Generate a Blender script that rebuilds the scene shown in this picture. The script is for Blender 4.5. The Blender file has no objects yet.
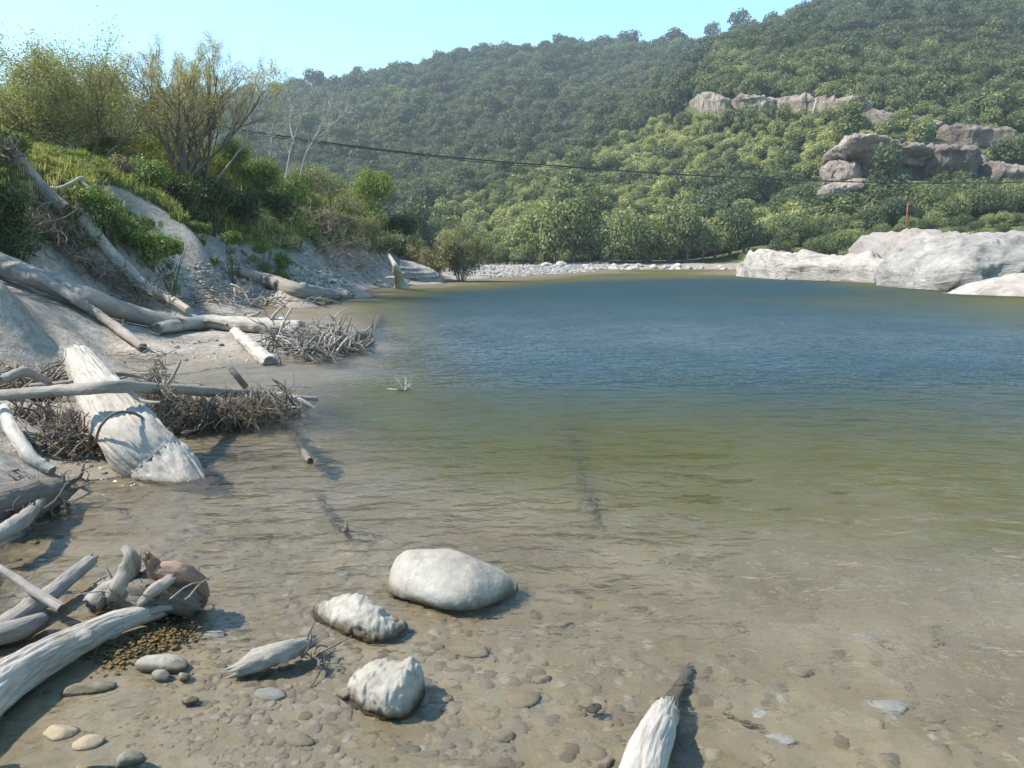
WDENS=0.42; HAZE=0.00025; EXPO=1.2
import bpy, math, random
import numpy as np
from mathutils import Vector

R = math.radians
rng = np.random.default_rng(7)
random.seed(7)
scene = bpy.context.scene
COL = scene.collection

# ------------------------------------------------------------------ camera
FPX, HC = 804.0, 2.2
PITCH = math.atan((384 - 256) / FPX)
cp, sp = math.cos(PITCH), math.sin(PITCH)

def ray(px, py):
    a, b = (px - 512) / FPX, -(py - 384) / FPX
    return np.array([a, cp + b * sp, -sp + b * cp])

def pt(px, py, Y):
    d = ray(px, py)
    return np.array([0, 0, HC]) + d * (Y / d[1])

def wz(px, py, z=0.0):
    d = ray(px, py)
    return np.array([0, 0, HC]) + d * ((z - HC) / d[2])

cam_d = bpy.data.cameras.new('camera')
cam = bpy.data.objects.new('camera', cam_d)
COL.objects.link(cam)
cam.location = (0, 0, HC)
cam.rotation_euler = (math.pi / 2 - PITCH, 0, 0)
cam_d.sensor_width = 36
cam_d.lens = 36 * FPX / 1024
cam_d.clip_start = 0.05
cam_d.clip_end = 5000
scene.camera = cam

# ------------------------------------------------------------------ noise
def _hash(ix, iy, iz, seed):
    h = (ix * 374761393 + iy * 668265263 + iz * 2147483647 + seed * 1274126177) & 0xFFFFFFFF
    h = ((h ^ (h >> 13)) * 1274126177) & 0xFFFFFFFF
    h = ((h ^ (h >> 16)) * 2246822519) & 0xFFFFFFFF
    return ((h ^ (h >> 15)) & 0xFFFFFF) / float(0xFFFFFF)

def vnoise(P, seed=0):
    P = np.asarray(P, float)
    I = np.floor(P).astype(np.int64)
    f = P - I
    f = f * f * (3 - 2 * f)
    r = 0
    for dx in (0, 1):
        for dy in (0, 1):
            for dz in (0, 1):
                w = (f[:, 0] if dx else 1 - f[:, 0]) * (f[:, 1] if dy else 1 - f[:, 1]) * (f[:, 2] if dz else 1 - f[:, 2])
                r = r + w * _hash(I[:, 0] + dx, I[:, 1] + dy, I[:, 2] + dz, seed)
    return r * 2 - 1

def fbm(P, octs=4, seed=0, gain=.5):
    r, a, tot = 0, 1, 0
    P = np.asarray(P, float)
    for i in range(octs):
        r = r + a * vnoise(P * (2.03 ** i) + 17.3 * i, seed + i)
        tot += a
        a *= gain
    return r / tot

# ------------------------------------------------------------------ terrain control points
C = []
def c_w(x, y, z): C.append((x, y, z))
def c_z(px, py, z):
    p = wz(px, py, z); C.append((p[0], p[1], z))
def c_y(px, py, Y):
    p = pt(px, py, Y); C.append(tuple(p))

# shore line of the left bank
for px, py in [(0, 548), (40, 522), (74, 496), (66, 482), (105, 474), (150, 452), (178, 432), (235, 420), (292, 408), (250, 394),
               (150, 386), (105, 376), (108, 356), (128, 366), (165, 369), (205, 367), (262, 361), (300, 355), (372, 344), (345, 333), (300, 325), (255, 316),
               (262, 306), (300, 303), (345, 299), (362, 291), (385, 287), (440, 284)]:
    c_z(px, py, 0.0)
# gravel bar and far shore
for px, py in [(480, 279), (520, 276), (560, 273.5), (592, 271.5)]: c_z(px, py, 0.0)
for px in (600, 640, 690, 745): c_z(px, 269.3, 0.0)
for px, Y in [(480, 100), (520, 112), (560, 125)]:
    p = pt(px, 0, Y); c_w(p[0], Y, .45)
for px in (600, 640, 690, 745, 800): p = pt(px, 0, 141); c_w(p[0], 141, .7)
p = pt(420, 0, 150); c_w(p[0], 150, .5)
p = pt(470, 0, 150); c_w(p[0], 150, .5)
p = pt(520, 0, 150); c_w(p[0], 150, .6)
for px, Y in [(430, 85), (400, 100), (300, 130), (420, 118)]: p = pt(px, 0, Y); c_w(p[0], Y, .7)
# right rock shore, ground rising behind the rock
for px, Y, z in [(760, 88, -1.4), (850, 74, -1.5), (950, 56, -1.4), (1024, 47, -1.3), (700, 125, -1.2), (650, 125, -1.1), (1200, 42, -.2), (1400, 38, 0),
                 (800, 108, 1.0), (880, 100, 1.6), (960, 92, 2.2), (1024, 80, 2.5), (1200, 70, 3), (1400, 62, 3)]:
    p = pt(px, 0, Y); c_w(p[0], Y, z)
# river bed
for px, py, z in [(512, 740, -.10), (512, 900, -.05), (200, 900, -.02), (0, 900, .05), (900, 900, -.1), (1200, 900, -.1),
                  (200, 710, -.05), (40, 720, -.03), (-150, 640, .1), (0, 600, -.04), (100, 640, -.03), (100, 560, -.10), (200, 600, -.08), (300, 640, -.07), (200, 640, -.05),
                  (450, 640, -.10), (450, 590, -.12), (450, 560, -.17), (300, 520, -.3), (700, 650, -.17), (900, 660, -.22), (1000, 750, -.16), (700, 560, -.42),
                  (900, 560, -.5), (600, 480, -.62), (900, 480, -.78), (1200, 560, -.6), (1200, 480, -.9), (350, 450, -.5), (240, 470, -.35), (190, 510, -.22),
                  (120, 500, -.08), (400, 400, -1.15), (340, 405, -.75), (320, 375, -.5), (250, 376, -.15), (700, 420, -1.1), (1000, 430, -1.2), (1250, 430, -1.4), (600, 350, -2.2), (900, 350, -2.3),
                  (1250, 350, -1.8), (450, 320, -2.2), (402, 335, -1.2), (430, 350, -1.5), (480, 370, -1.7), (380, 312, -1.1), (320, 314, -.25), (420, 296, -1.8), (700, 295, -2), (560, 282, -1.9), (500, 287, -1.8), (620, 275, -1.6), (860, 300, -1.8), (1000, 310, -1.7),
                  (650, 276, -1.2)]:
    p = wz(px, py, 0); c_w(p[0], p[1], z)
# left bank
for px, py, z in [(0, 505, .22), (-80, 520, .5), (50, 468, .06), (0, 450, .28), (-100, 450, .7), (0, 405, .35), (60, 410, .22), (120, 400, .12), (60, 440, .12),
                  (0, 374, .10), (60, 372, .06), (90, 350, .35), (140, 348, .12), (60, 322, .75), (0, 330, .85), (20, 300, 1.2), (80, 302, 1.0), (200, 350, .07), (170, 340, .12), (240, 345, .1), (300, 335, .12)]:
    c_z(px, py, z)
for px, py, Y in [(-100, 300, 20), (-150, 200, 20), (-60, 230, 22), (0, 255, 23.5), (60, 280, 24), (0, 160, 25), (-100, 150, 27), (60, 168, 29), (40, 215, 26),
                  (100, 168, 33), (95, 222, 27), (130, 250, 27.5), (155, 275, 28), (120, 300, 26), (180, 304, 29), (230, 292, 33), (210, 262, 33), (190, 232, 35), (290, 292, 37),
                  (345, 288, 43), (130, 188, 36), (160, 205, 36), (187, 180, 42), (220, 215, 42), (260, 243, 42), (260, 195, 47), (308, 255, 50), (300, 212, 56),
                  (352, 240, 62), (338, 275, 52), (385, 264, 67), (422, 275, 74), (330, 203, 72), (376, 215, 74), (400, 246, 80)]:
    c_y(px, py, Y)
for x, y, z in [(-40, 40, 5.6), (-24, 38, 5.5), (-30, 60, 6.8), (-50, 60, 6.8), (-22, 75, 6), (-60, 90, 6.5), (-30, 100, 3), (-80, 130, 3), (-120, 90, 7), (-70, 50, 6.5), (-30, 20, 5.2), (-20, 8, 2.5)]:
    c_w(x, y, z)
# hills (control points under the canopy)
for px, py, Y in [(480, 262, 185), (600, 258, 165), (680, 258, 162), (760, 250, 150), (870, 243, 130), (960, 243, 120), (1024, 238, 112), (1200, 235, 100), (1500, 235, 90),
                  (420, 235, 220), (470, 232, 230), (560, 232, 200), (660, 232, 195), (760, 230, 185), (860, 229, 160), (960, 229, 148), (1050, 225, 140), (1250, 220, 130), (1500, 220, 120),
                  (890, 205, 178), (1024, 204, 165), (840, 200, 190), (1250, 200, 155),
                  (760, 195, 225), (660, 195, 235), (560, 200, 245), (470, 210, 265),
                  (840, 150, 210), (940, 150, 205), (1040, 165, 196), (1250, 160, 185), (1500, 150, 180),
                  (800, 130, 245), (700, 145, 265), (600, 170, 280), (520, 190, 300),
                  (880, 130, 225), (960, 140, 220), (1040, 140, 218), (860, 112, 245),
                  (700, 112, 290), (760, 105, 280), (900, 105, 262), (1024, 118, 245), (1250, 100, 240), (1500, 80, 240),
                  (660, 112, 330), (690, 88, 330), (800, 85, 320), (920, 75, 310), (1024, 80, 300),
                  (690, 75, 430), (725, 58, 430), (780, 45, 420), (850, 34, 440), (935, 28, 430), (1024, 25, 420), (1300, 10, 400), (1600, 10, 400),
                  (850, 14, 560), (935, 16, 560), (780, 40, 560), (1024, 6, 540), (1400, -40, 560),
                  # farther hill
                  (560, 150, 400), (470, 165, 400), (380, 185, 400), (300, 190, 380), (200, 200, 360), (0, 200, 350), (-300, 200, 330),
                  (640, 110, 470), (540, 120, 500), (440, 130, 500), (340, 140, 480), (240, 150, 460), (0, 150, 460), (-300, 150, 460),
                  (640, 75, 640), (560, 80, 640), (480, 88, 640), (400, 100, 620), (300, 125, 600), (200, 130, 600), (0, 120, 600), (-300, 130, 600),
                  (720, 58, 760), (640, 55, 780), (560, 57, 770), (480, 63, 750), (440, 71, 745), (400, 82, 740), (360, 91, 735), (330, 98, 730), (280, 106, 720), (200, 115, 720), (0, 120, 700), (-300, 120, 700),
                  (720, 80, 1000), (480, 80, 1000), (330, 110, 1000), (0, 140, 1000), (850, 40, 900), (1100, 30, 900), (1500, 20, 900), (-400, 130, 1000)]:
    c_y(px, py, Y)

C = np.array(C)
def warp(x, y):
    yy = np.maximum(y, -3.0) + 5
    return x / yy * 1.4, np.log(yy)
CT, CS = warp(C[:, 0], C[:, 1])
def _phi(r2): return -np.sqrt(r2 + .02 ** 2)
def zf(z): return np.sign(z) * np.log1p(np.abs(z))
def zi(v): return np.sign(v) * np.expm1(np.abs(v))
_A = _phi((CT[:, None] - CT) ** 2 + (CS[:, None] - CS) ** 2)
_n = len(C)
_M = np.zeros((_n + 3, _n + 3))
_M[:_n, :_n] = _A - 0.003 * np.eye(_n)
_M[:_n, _n] = 1; _M[:_n, _n + 1] = CT; _M[:_n, _n + 2] = CS
_M[_n:, :_n] = _M[:_n, _n:].T
_W = np.linalg.solve(_M, np.concatenate([zf(C[:, 2]), [0, 0, 0]]))

def h0(x, y):
    x = np.atleast_1d(np.asarray(x, float)); y = np.atleast_1d(np.asarray(y, float))
    out = np.empty(x.shape)
    for i in range(0, len(x), 20000):
        t, s = warp(x[i:i + 20000], y[i:i + 20000])
        B = _phi((t[:, None] - CT) ** 2 + (s[:, None] - CS) ** 2)
        out[i:i + 20000] = B @ _W[:_n] + _W[_n] + _W[_n + 1] * t + _W[_n + 2] * s
    return zi(out)

def h(x, y):
    x = np.atleast_1d(np.asarray(x, float)); y = np.atleast_1d(np.asarray(y, float))
    z = h0(x, y)
    P = np.stack([x, y, np.zeros_like(x)], 1)
    up = np.clip((z + .1) * 1.5, 0, 1)
    far = np.clip((y - 120) / 200, 0, 1)
    z = z + .016 * fbm(P * 3.5, 3, 5) * (1 + 2.2 * up)
    z = z + .17 * up * fbm(P * .9, 4, 9) + .05 * up * (1 - 2 * np.abs(fbm(P * 1.7, 3, 14)))
    z = z + .32 * np.clip((z - 1.2) / 2, 0, 1) * fbm(P * .35, 4, 3)
    z = z + far * 5 * fbm(P * .018, 3, 12)
    return z

def h1(x, y): return float(h(float(np.ravel(x)[0]), float(np.ravel(y)[0]))[0])

def g(px, py, off=0.0, y0=3.0, y1=900.0):
    """point where the ray of a picture position meets the ground (raised by off)"""
    d = ray(px, py)
    Y = np.exp(np.linspace(math.log(y0), math.log(y1), 900))
    P = np.array([0, 0, HC]) + d * (Y / d[1])[:, None]
    dz = P[:, 2] - h(P[:, 0], P[:, 1]) - off
    k = np.where(dz < 0)[0]
    if len(k) == 0: return P[-1]
    k = max(k[0], 1)
    a = dz[k - 1] / (dz[k - 1] - dz[k] + 1e-9)
    return P[k - 1] * (1 - a) + P[k] * a

# ------------------------------------------------------------------ object helpers
def tag(o, label=None, cat=None, group=None, kind=None):
    if label: o['label'] = label
    if cat: o['category'] = cat
    if group: o['group'] = group
    if kind: o['kind'] = kind
    return o

def empty(name, loc=(0, 0, 0), label=None, cat=None, group=None):
    o = bpy.data.objects.new(name, None)
    COL.objects.link(o); o.location = [float(v) for v in loc]
    o.empty_display_size = .2
    return tag(o, label, cat, group)

class MB:
    def __init__(s): s.V = []; s.Q = []; s.T = []; s.LC = []; s.LV = []; s.n = 0
    def add(s, V, Q=None, T=None, lc=None, lv=None):
        V = np.asarray(V, float).reshape(-1, 3)
        s.V.append(V)
        if Q is not None and len(Q): s.Q.append(np.asarray(Q, np.int64) + s.n)
        if T is not None and len(T): s.T.append(np.asarray(T, np.int64) + s.n)
        s.LC.append(V if lc is None else lc)
        s.LV.append(np.full(len(V), .5) if lv is None else np.broadcast_to(lv, (len(V),)))
        s.n += len(V)
    def mesh(s, name, mat, smooth=True, origin=(0, 0, 0)):
        V = np.concatenate(s.V) - np.array(origin)
        me = bpy.data.meshes.new(name)
        Q = np.concatenate(s.Q) if s.Q else np.zeros((0, 4), int)
        T = np.concatenate(s.T) if s.T else np.zeros((0, 3), int)
        nl = Q.size + T.size; nf = len(Q) + len(T)
        me.vertices.add(len(V)); me.vertices.foreach_set('co', V.astype(np.float32).ravel())
        me.loops.add(nl); me.polygons.add(nf)
        me.loops.foreach_set('vertex_index', np.concatenate([Q.ravel(), T.ravel()]).astype(np.int32))
        ls = np.concatenate([np.arange(len(Q)) * 4, Q.size + np.arange(len(T)) * 3]).astype(np.int32)
        me.polygons.foreach_set('loop_start', ls)
        me.update(calc_edges=True)
        me.validate()
        me.polygons.foreach_set('use_smooth', np.full(len(me.polygons), bool(smooth)))
        if len(me.vertices) == len(V):
            a = me.attributes.new('lc', 'FLOAT_VECTOR', 'POINT'); a.data.foreach_set('vector', np.concatenate(s.LC).astype(np.float32).ravel())
            a = me.attributes.new('lv', 'FLOAT', 'POINT'); a.data.foreach_set('value', np.concatenate(s.LV).astype(np.float32))
        me.materials.append(mat)
        return me
    def build(s, name, mat, parent=None, smooth=True, link=True, origin=None):
        if origin is None: origin = parent.location if parent is not None else (0, 0, 0)
        me = s.mesh(name, mat, smooth, origin)
        o = bpy.data.objects.new(name, me)
        if link: COL.objects.link(o)
        if parent is not None: o.parent = parent
        else: o.location = [float(v) for v in origin]
        return o

def smooth_path(P, n):
    """Catmull-Rom through the points, n samples"""
    P = np.asarray(P, float)
    k = len(P)
    if k == 2: 
        t = np.linspace(0, 1, n)[:, None]; return P[0] * (1 - t) + P[1] * t
    E = np.vstack([2 * P[0] - P[1], P, 2 * P[-1] - P[-2]])
    t = np.linspace(0, k - 1 - 1e-9, n); i = t.astype(int); f = (t - i)[:, None]
    a, b, c, d = E[i], E[i + 1], E[i + 2], E[i + 3]
    return .5 * (2 * b + (c - a) * f + (2 * a - 5 * b + 4 * c - d) * f ** 2 + (3 * b - a - 3 * c + d) * f ** 3)

def frames(P):
    T = np.gradient(P, axis=0); T /= np.linalg.norm(T, axis=1)[:, None] + 1e-12
    u = np.cross(T[0], [0, 0, 1.]);
    if np.linalg.norm(u) < .1: u = np.cross(T[0], [1., 0, 0])
    U = np.empty_like(P)
    for i in range(len(P)):
        u = u - T[i] * np.dot(u, T[i]); u = u / (np.linalg.norm(u) + 1e-12); U[i] = u
    return T, U, np.cross(T, U)

def tube(mb, P, Rr, n=5, cap=True, lv=None):
    P = np.asarray(P, float); Rr = np.asarray(Rr, float); k = len(P)
    T, U, W = frames(P)
    a = np.arange(n) * 2 * math.pi / n
    ca, sa = np.cos(a), np.sin(a)
    V = P[:, None] + Rr[:, None, None] * (ca[None, :, None] * U[:, None] + sa[None, :, None] * W[:, None])
    L = np.concatenate([[0], np.cumsum(np.linalg.norm(np.diff(P, axis=0), axis=1))])
    lc = np.empty((k, n, 3)); lc[..., 0] = Rr[:, None] * ca; lc[..., 1] = Rr[:, None] * sa; lc[..., 2] = L[:, None]
    lc += rng.random(3) * 3
    i = np.arange(k - 1)[:, None] * n; j = np.arange(n)[None]; j2 = (j + 1) % n
    Q = np.stack([i + j, i + j2, i + n + j2, i + n + j], -1).reshape(-1, 4)
    mb.add(V.reshape(-1, 3), Q, None, lc.reshape(-1, 3), lv)
    if cap and n > 3:
        b = mb.n - n
        mb.T.append(np.array([[b, b + q, b + q + 1] for q in range(1, n - 1)]))
        b = mb.n - n * k
        mb.T.append(np.array([[b, b + q + 1, b + q] for q in range(1, n - 1)]))

def logmesh(mb, pts, rad, n=28, amp=.10, jag=(.0, .0), seed=0, step=.35, knots=0, flat=0.0):
    """weathered trunk: lengthwise ridges, swellings, splintered ends"""
    pts = np.asarray(pts, float)
    length = np.sum(np.linalg.norm(np.diff(pts, axis=0), axis=1))
    rmean = float(np.mean(rad))
    k = int(np.clip(length / (rmean * step), 12, 160))
    P = smooth_path(pts, k)
    u = np.linspace(0, 1, k)
    rr = np.interp(u, np.linspace(0, 1, len(rad)), rad)
    T, U, W = frames(P)
    L = u * length
    # slight crookedness
    wob = np.stack([fbm(np.stack([L / (rmean * 7), L * 0, L * 0], 1), 3, seed + 40 + q) for q in range(2)], 1)
    P = P + (U * wob[:, :1] + W * wob[:, 1:]) * rmean * .22
    a = np.arange(n) * 2 * math.pi / n
    ca, sa = np.cos(a), np.sin(a)
    A = np.tile(ca, k); B = np.tile(sa, k); LL = np.repeat(L, n)
    r0 = np.repeat(rr, n)
    m = 1 + amp * 1.2 * fbm(np.stack([A * 1.4, B * 1.4, LL / rmean * .45], 1), 4, seed)
    m += amp * .8 * (1 - 2 * np.abs(fbm(np.stack([A * 4, B * 4, LL / rmean * .30], 1), 3, seed + 7)))
    m += amp * .35 * fbm(np.stack([A * 11, B * 11, LL / rmean * .8], 1), 2, seed + 9)
    if n >= 40:   # drying splits along the grain
        gq = fbm(np.stack([A * 7, B * 7, LL / rmean * .16], 1), 2, seed + 15)
        m -= amp * 1.0 * np.clip(1 - np.abs(gq) * 12, 0, 1)
    for q in range(knots):
        ka, kl = rng.random() * 6.28, rng.random() * length
        d2 = ((A - math.cos(ka)) ** 2 + (B - math.sin(ka)) ** 2) * 2.2 + ((LL - kl) / rmean) ** 2 * 2
        m += .28 * np.exp(-d2 * 2)
    rad_ = (r0 * m)[:, None]
    V = np.repeat(P, n, 0) + rad_ * (A[:, None] * np.repeat(U, n, 0) + B[:, None] * np.repeat(W, n, 0) * (1 - flat))
    V = V.reshape(k, n, 3)
    for e, j, sgn in ((0, jag[0], -1), (k - 1, jag[1], 1)):
        if j > 0:
            jn = np.abs(fbm(np.stack([ca * 5, sa * 5, np.full(n, seed + e)], 1), 3, seed + 3)) * 2.2 * j
            V[e] += sgn * T[e] * jn[:, None]
            V[e] = P[e] + sgn * T[e] * jn[:, None] + (V[e] - P[e] - sgn * T[e] * jn[:, None]) * .88
    lc = np.stack([A * r0, B * r0, LL], 1) + seed * 1.7
    i = np.arange(k - 1)[:, None] * n; jx = np.arange(n)[None]; j2 = (jx + 1) % n
    Q = np.stack([i + jx, i + j2, i + n + j2, i + n + jx], -1).reshape(-1, 4)
    mb.add(V.reshape(-1, 3), Q, None, lc)
    base = mb.n - n * k
    for e, sgn in ((0, 1), (k - 1, -1)):
        ring = base + e * n + np.arange(n)
        inner = (V[e] - P[e]) * .62 + P[e] + sgn * T[e] * rr[e] * .12
        inner = inner - (V[e] - P[e]) @ T[e][:, None] * T[e] * .6
        ctr = P[e] + sgn * T[e] * rr[e] * .25
        i0 = mb.n
        mb.add(np.vstack([inner, ctr]), None, None, np.vstack([lc[e * n:(e + 1) * n] * .6, lc[e * n]]))
        q = []; t = []
        for x in range(n):
            y = (x + 1) % n
            a_, b_ = ring[x], ring[y]
            qq = [a_, b_, i0 + y, i0 + x]
            tt = [i0 + x, i0 + y, i0 + n]
            if e == 0: qq.reverse(); tt.reverse()
            q.append(qq); t.append(tt)
        mb.Q.append(np.array(q)); mb.T.append(np.array(t))
    return P, rr

def wiggle(p0, d, length, k, curl, seed=None, droop=0.0):
    """random curved path"""
    P = [np.array(p0, float)]; d = np.array(d, float); d /= np.linalg.norm(d) + 1e-9
    ax = rng.normal(size=3)
    for i in range(k - 1):
        ax = ax * .7 + rng.normal(size=3) * .6
        d = d + ax * curl / k * 1.6 + np.array([0, 0, -droop / k])
        d /= np.linalg.norm(d)
        P.append(P[-1] + d * length / (k - 1))
    return np.array(P)

def roots(mb, c, ax, n, length, r, spread=1.0, curl=1.2, sub=3, back=0.0):
    """radiating root plate at c looking along ax"""
    ax = np.array(ax, float); ax /= np.linalg.norm(ax)
    u = np.cross(ax, [0, 0, 1.]); u /= np.linalg.norm(u) + 1e-9; w = np.cross(ax, u)
    for i in range(n):
        a = (i + rng.random() * .8) * 2 * math.pi / n
        d = (u * math.cos(a) + w * math.sin(a)) * spread + ax * rng.uniform(.1, 1.0)
        L = length * rng.uniform(.5, 1.2)
        k = 9
        P = wiggle(c - ax * back, d, L, k, curl)
        rr = r * rng.uniform(.6, 1.2) * np.linspace(1, .18, k) ** 1.1
        tube(mb, P, rr, 7)
        for s_ in range(sub):
            q = rng.integers(2, k - 1)
            P2 = wiggle(P[q], P[q] - P[q - 1] + rng.normal(size=3) * .5 * L / k, L * rng.uniform(.25, .6), 7, curl * 1.3)
            tube(mb, P2, rr[q] * .6 * np.linspace(1, .15, 7), 5)

def tangle(mb, boxes, n, lmin, lmax, rmin, rmax, flat=.5, curl=1.0):
    """heap of loose sticks in boxes (centre, halfsize)"""
    for i in range(n):
        c, hs = boxes[rng.integers(len(boxes))]
        p = np.array(c) + (rng.random(3) * 2 - 1) * np.array(hs)
        d = rng.normal(size=3) * np.array([1, 1, flat])
        L = rng.uniform(lmin, lmax); k = 7
        P = wiggle(p, d, L, k, curl); P += (p - P.mean(0)) * .8
        r = rmin + (rmax - rmin) * rng.random() ** 2.2
        tube(mb, P, r * np.linspace(1, rng.uniform(.15, .7), k), 5, lv=rng.random())
        if r > (rmin + rmax) * .3:
            for s_ in range(2):
                q = rng.integers(1, k - 1); tube(mb, wiggle(P[q], P[q + 1] - P[q] + rng.normal(size=3) * .4 * L / k, L * .4, 6, curl * 1.2), r * .5 * np.linspace(1, .2, 6), 4, lv=rng.random())

def ico(sub):
    import bmesh
    bm = bmesh.new(); bmesh.ops.create_icosphere(bm, subdivisions=sub, radius=1)
    V = np.array([v.co[:] for v in bm.verts]); F = np.array([[v.index for v in f.verts] for f in bm.faces]); bm.free()
    return V, F
ICO = {s: ico(s) for s in (2, 3, 4, 5)}

def rockV(sub, scale, seed, cuts=7, amp=.16, rot=0.0, tilt=0.0, freq=1.3, rough=.03):
    V, F = ICO[sub]; V = V.copy(); r_ = np.random.default_rng(seed)
    for i in range(cuts):
        n = r_.normal(size=3); n /= np.linalg.norm(n); d = r_.uniform(.55, .88)
        V -= np.maximum(0, V @ n - d)[:, None] * n * .85
    nn = V / np.linalg.norm(V, axis=1)[:, None]
    V += nn * (amp * fbm(V * freq + seed, 3, seed) + rough * fbm(V * 7 + seed, 3, seed + 5))[:, None]
    V *= np.array(scale)
    c, s = math.cos(tilt), math.sin(tilt)
    V = V @ np.array([[c, 0, -s], [0, 1, 0], [s, 0, c]])
    c, s = math.cos(rot), math.sin(rot)
    V = V @ np.array([[c, s, 0], [-s, c, 0], [0, 0, 1]])
    return V, F

def rock(name, p, scale, seed, mat, label, cat='rock', group=None, sub=4, **kw):
    V, F = rockV(sub, scale, seed, **kw)
    mb = MB(); mb.add(V + np.array(p), None, F)
    o = mb.build(name, mat, origin=p)
    return tag(o, label, cat, group)

def loft(mb, st, ns=120, nr=64, e=.75, seed=0, amp=.1, freq=1.0, strata=0.0, sfreq=1.0, endpow=.5, overhang=0.0, rough=.25, block=0.0):
    """solid rock lofted through stations (x, y, ztop, zbot, halfdepth)"""
    st = np.array(st, float)
    u = np.linspace(0, 1, ns); us = np.linspace(0, 1, len(st))
    S = smooth_path(st, ns) if len(st) > 2 else np.stack([np.interp(u, us, st[:, q]) for q in range(5)], 1)
    env = np.clip(np.minimum(u, 1 - u) * ns / 10, 0, 1) ** endpow
    env[0] = env[-1] = 0
    zc = (S[:, 2] + S[:, 3]) / 2; hz = (S[:, 2] - S[:, 3]) / 2 * (.35 + .65 * env); hd = S[:, 4] * (.15 + .85 * env)
    hz[0] = hz[-1] = hd[0] = hd[-1] = 0
    a = np.arange(nr) * 2 * math.pi / nr
    ca, sa = np.cos(a), np.sin(a)
    cx = np.sign(ca) * np.abs(ca) ** e; sx = np.sign(sa) * np.abs(sa) ** e
    V = np.zeros((ns, nr, 3)); N = np.zeros((ns, nr, 3))
    V[..., 0] = S[:, 0][:, None]
    yoff = -overhang * np.clip(sx, -1, 1)[None] * hd[:, None]
    V[..., 1] = S[:, 1][:, None] + hd[:, None] * cx[None] + yoff
    V[..., 2] = zc[:, None] + hz[:, None] * sx[None]
    N[..., 1] = ca; N[..., 2] = sa
    V = V.reshape(-1, 3); N = N.reshape(-1, 3)
    e2 = np.repeat(np.maximum(env, .15), nr)
    d = amp * fbm(V * freq, 4, seed) + amp * rough * fbm(V * freq * 6, 3, seed + 4)
    V2 = V + N * (d * e2)[:, None]
    V2[:, 0] += amp * .8 * fbm(V * freq + 31, 3, seed + 2)
    if strata:
        w = fbm(V * np.array([.25, .25, 1.5]) * freq, 3, seed + 11)
        ph = (V[:, 2] * sfreq + .3 * w * sfreq)
        saw = np.abs((ph % 1) - .5) * 2
        saw = np.clip((saw - .5) * 3 + .5, 0, 1)
        V2[:, 1] += strata * (saw - .5) * np.sign(N[:, 1]) * np.abs(N[:, 1]) ** .5 * e2
    if block:
        q_ = np.tanh(9 * fbm(V * freq * np.array([2.2, 2.2, 2.6]) + 5, 2, seed + 20)) + .5 * np.tanh(9 * fbm(V * freq * 5 + 9, 2, seed + 21))
        V2 += N * (block * q_ * e2)[:, None]
    i = np.arange(ns - 1)[:, None] * nr; j = np.arange(nr)[None]; j2 = (j + 1) % nr
    Q = np.stack([i + j, i + nr + j, i + nr + j2, i + j2], -1).reshape(-1, 4)
    mb.add(V2, Q)

# ------------------------------------------------------------------ leaves
def leafquads(mb, Cn, N, size, aspect=1.0, jitter=.8, lv=None, curl=.0, tip=None):
    """one leaf (a folded diamond) per point"""
    m = len(Cn)
    N = N + rng.normal(size=(m, 3)) * jitter; N /= np.linalg.norm(N, axis=1)[:, None] + 1e-9
    A = rng.normal(size=(m, 3)) if tip is None else tip + rng.normal(size=(m, 3)) * .5
    U = A - N * np.sum(A * N, 1)[:, None]; U /= np.linalg.norm(U, axis=1)[:, None] + 1e-9
    W = np.cross(N, U)
    s = (size * rng.uniform(.6, 1.3, m))[:, None] if np.isscalar(size) else (size * rng.uniform(.6, 1.3, m))[:, None]
    a = Cn - U * s; b = Cn + W * s * aspect + N * s * curl; c = Cn + U * s; d = Cn - W * s * aspect + N * s * curl
    V = np.stack([a, b, c, d], 1).reshape(-1, 3)
    Q = np.arange(m * 4).reshape(-1, 4)
    l = rng.random(m) if lv is None else lv
    mb.add(V, Q, None, None, np.repeat(l, 4))

def crown(mb, lobes, nleaf, size, aspect=.8, jitter=.7, fill=.25, zcut=-1.0):
    """leaf clumps over irregular lobes: lobes = (centre, radii)"""
    vol = np.array([np.prod(np.array(r)) ** .67 for c, r in lobes]); vol /= vol.sum()
    for (c, r), w in zip(lobes, vol):
        m = int(nleaf * w) + 3
        D = rng.normal(size=(m, 3)); D /= np.linalg.norm(D, axis=1)[:, None]
        D = D[D[:, 2] > zcut]
        m = len(D)
        # clumpiness: leaves pulled into small tufts
        rr = 1 - fill * rng.random(m) ** 1.5 * 1.6
        rr *= 1 + .22 * fbm(D * 2.3 + np.array(c), 3, int(rng.integers(1000)))
        Pp = np.array(c) + D * rr[:, None] * np.array(r)
        leafquads(mb, Pp, D + np.array([0, 0, .35]), size, aspect, jitter, lv=np.clip(.5 + .5 * fbm(D * 3 + np.array(c), 2, 5) + .25 * rng.normal(size=m), 0, 1))

def rand_lobes(n, R0, H0, seed, flat=.8, lobe=.45, base=0.0):
    r_ = np.random.default_rng(seed)
    L = []
    for i in range(n):
        a = r_.random() * 6.283; q = math.sqrt(r_.random()) * (R0 * (1 - lobe * .8))
        z = base + H0 * (lobe * .6 + r_.random() * (1 - lobe)) * (1 - .35 * (q / R0) ** 2)
        s = lobe * R0 * r_.uniform(.65, 1.2)
        L.append(((q * math.cos(a), q * math.sin(a), z), (s, s, s * flat)))
    return L

# ------------------------------------------------------------------ materials
def newmat(name):
    m = bpy.data.materials.new(name); m.use_nodes = True
    nt = m.node_tree; nt.nodes.clear()
    out = nt.nodes.new('ShaderNodeOutputMaterial')
    return m, nt, out

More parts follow.
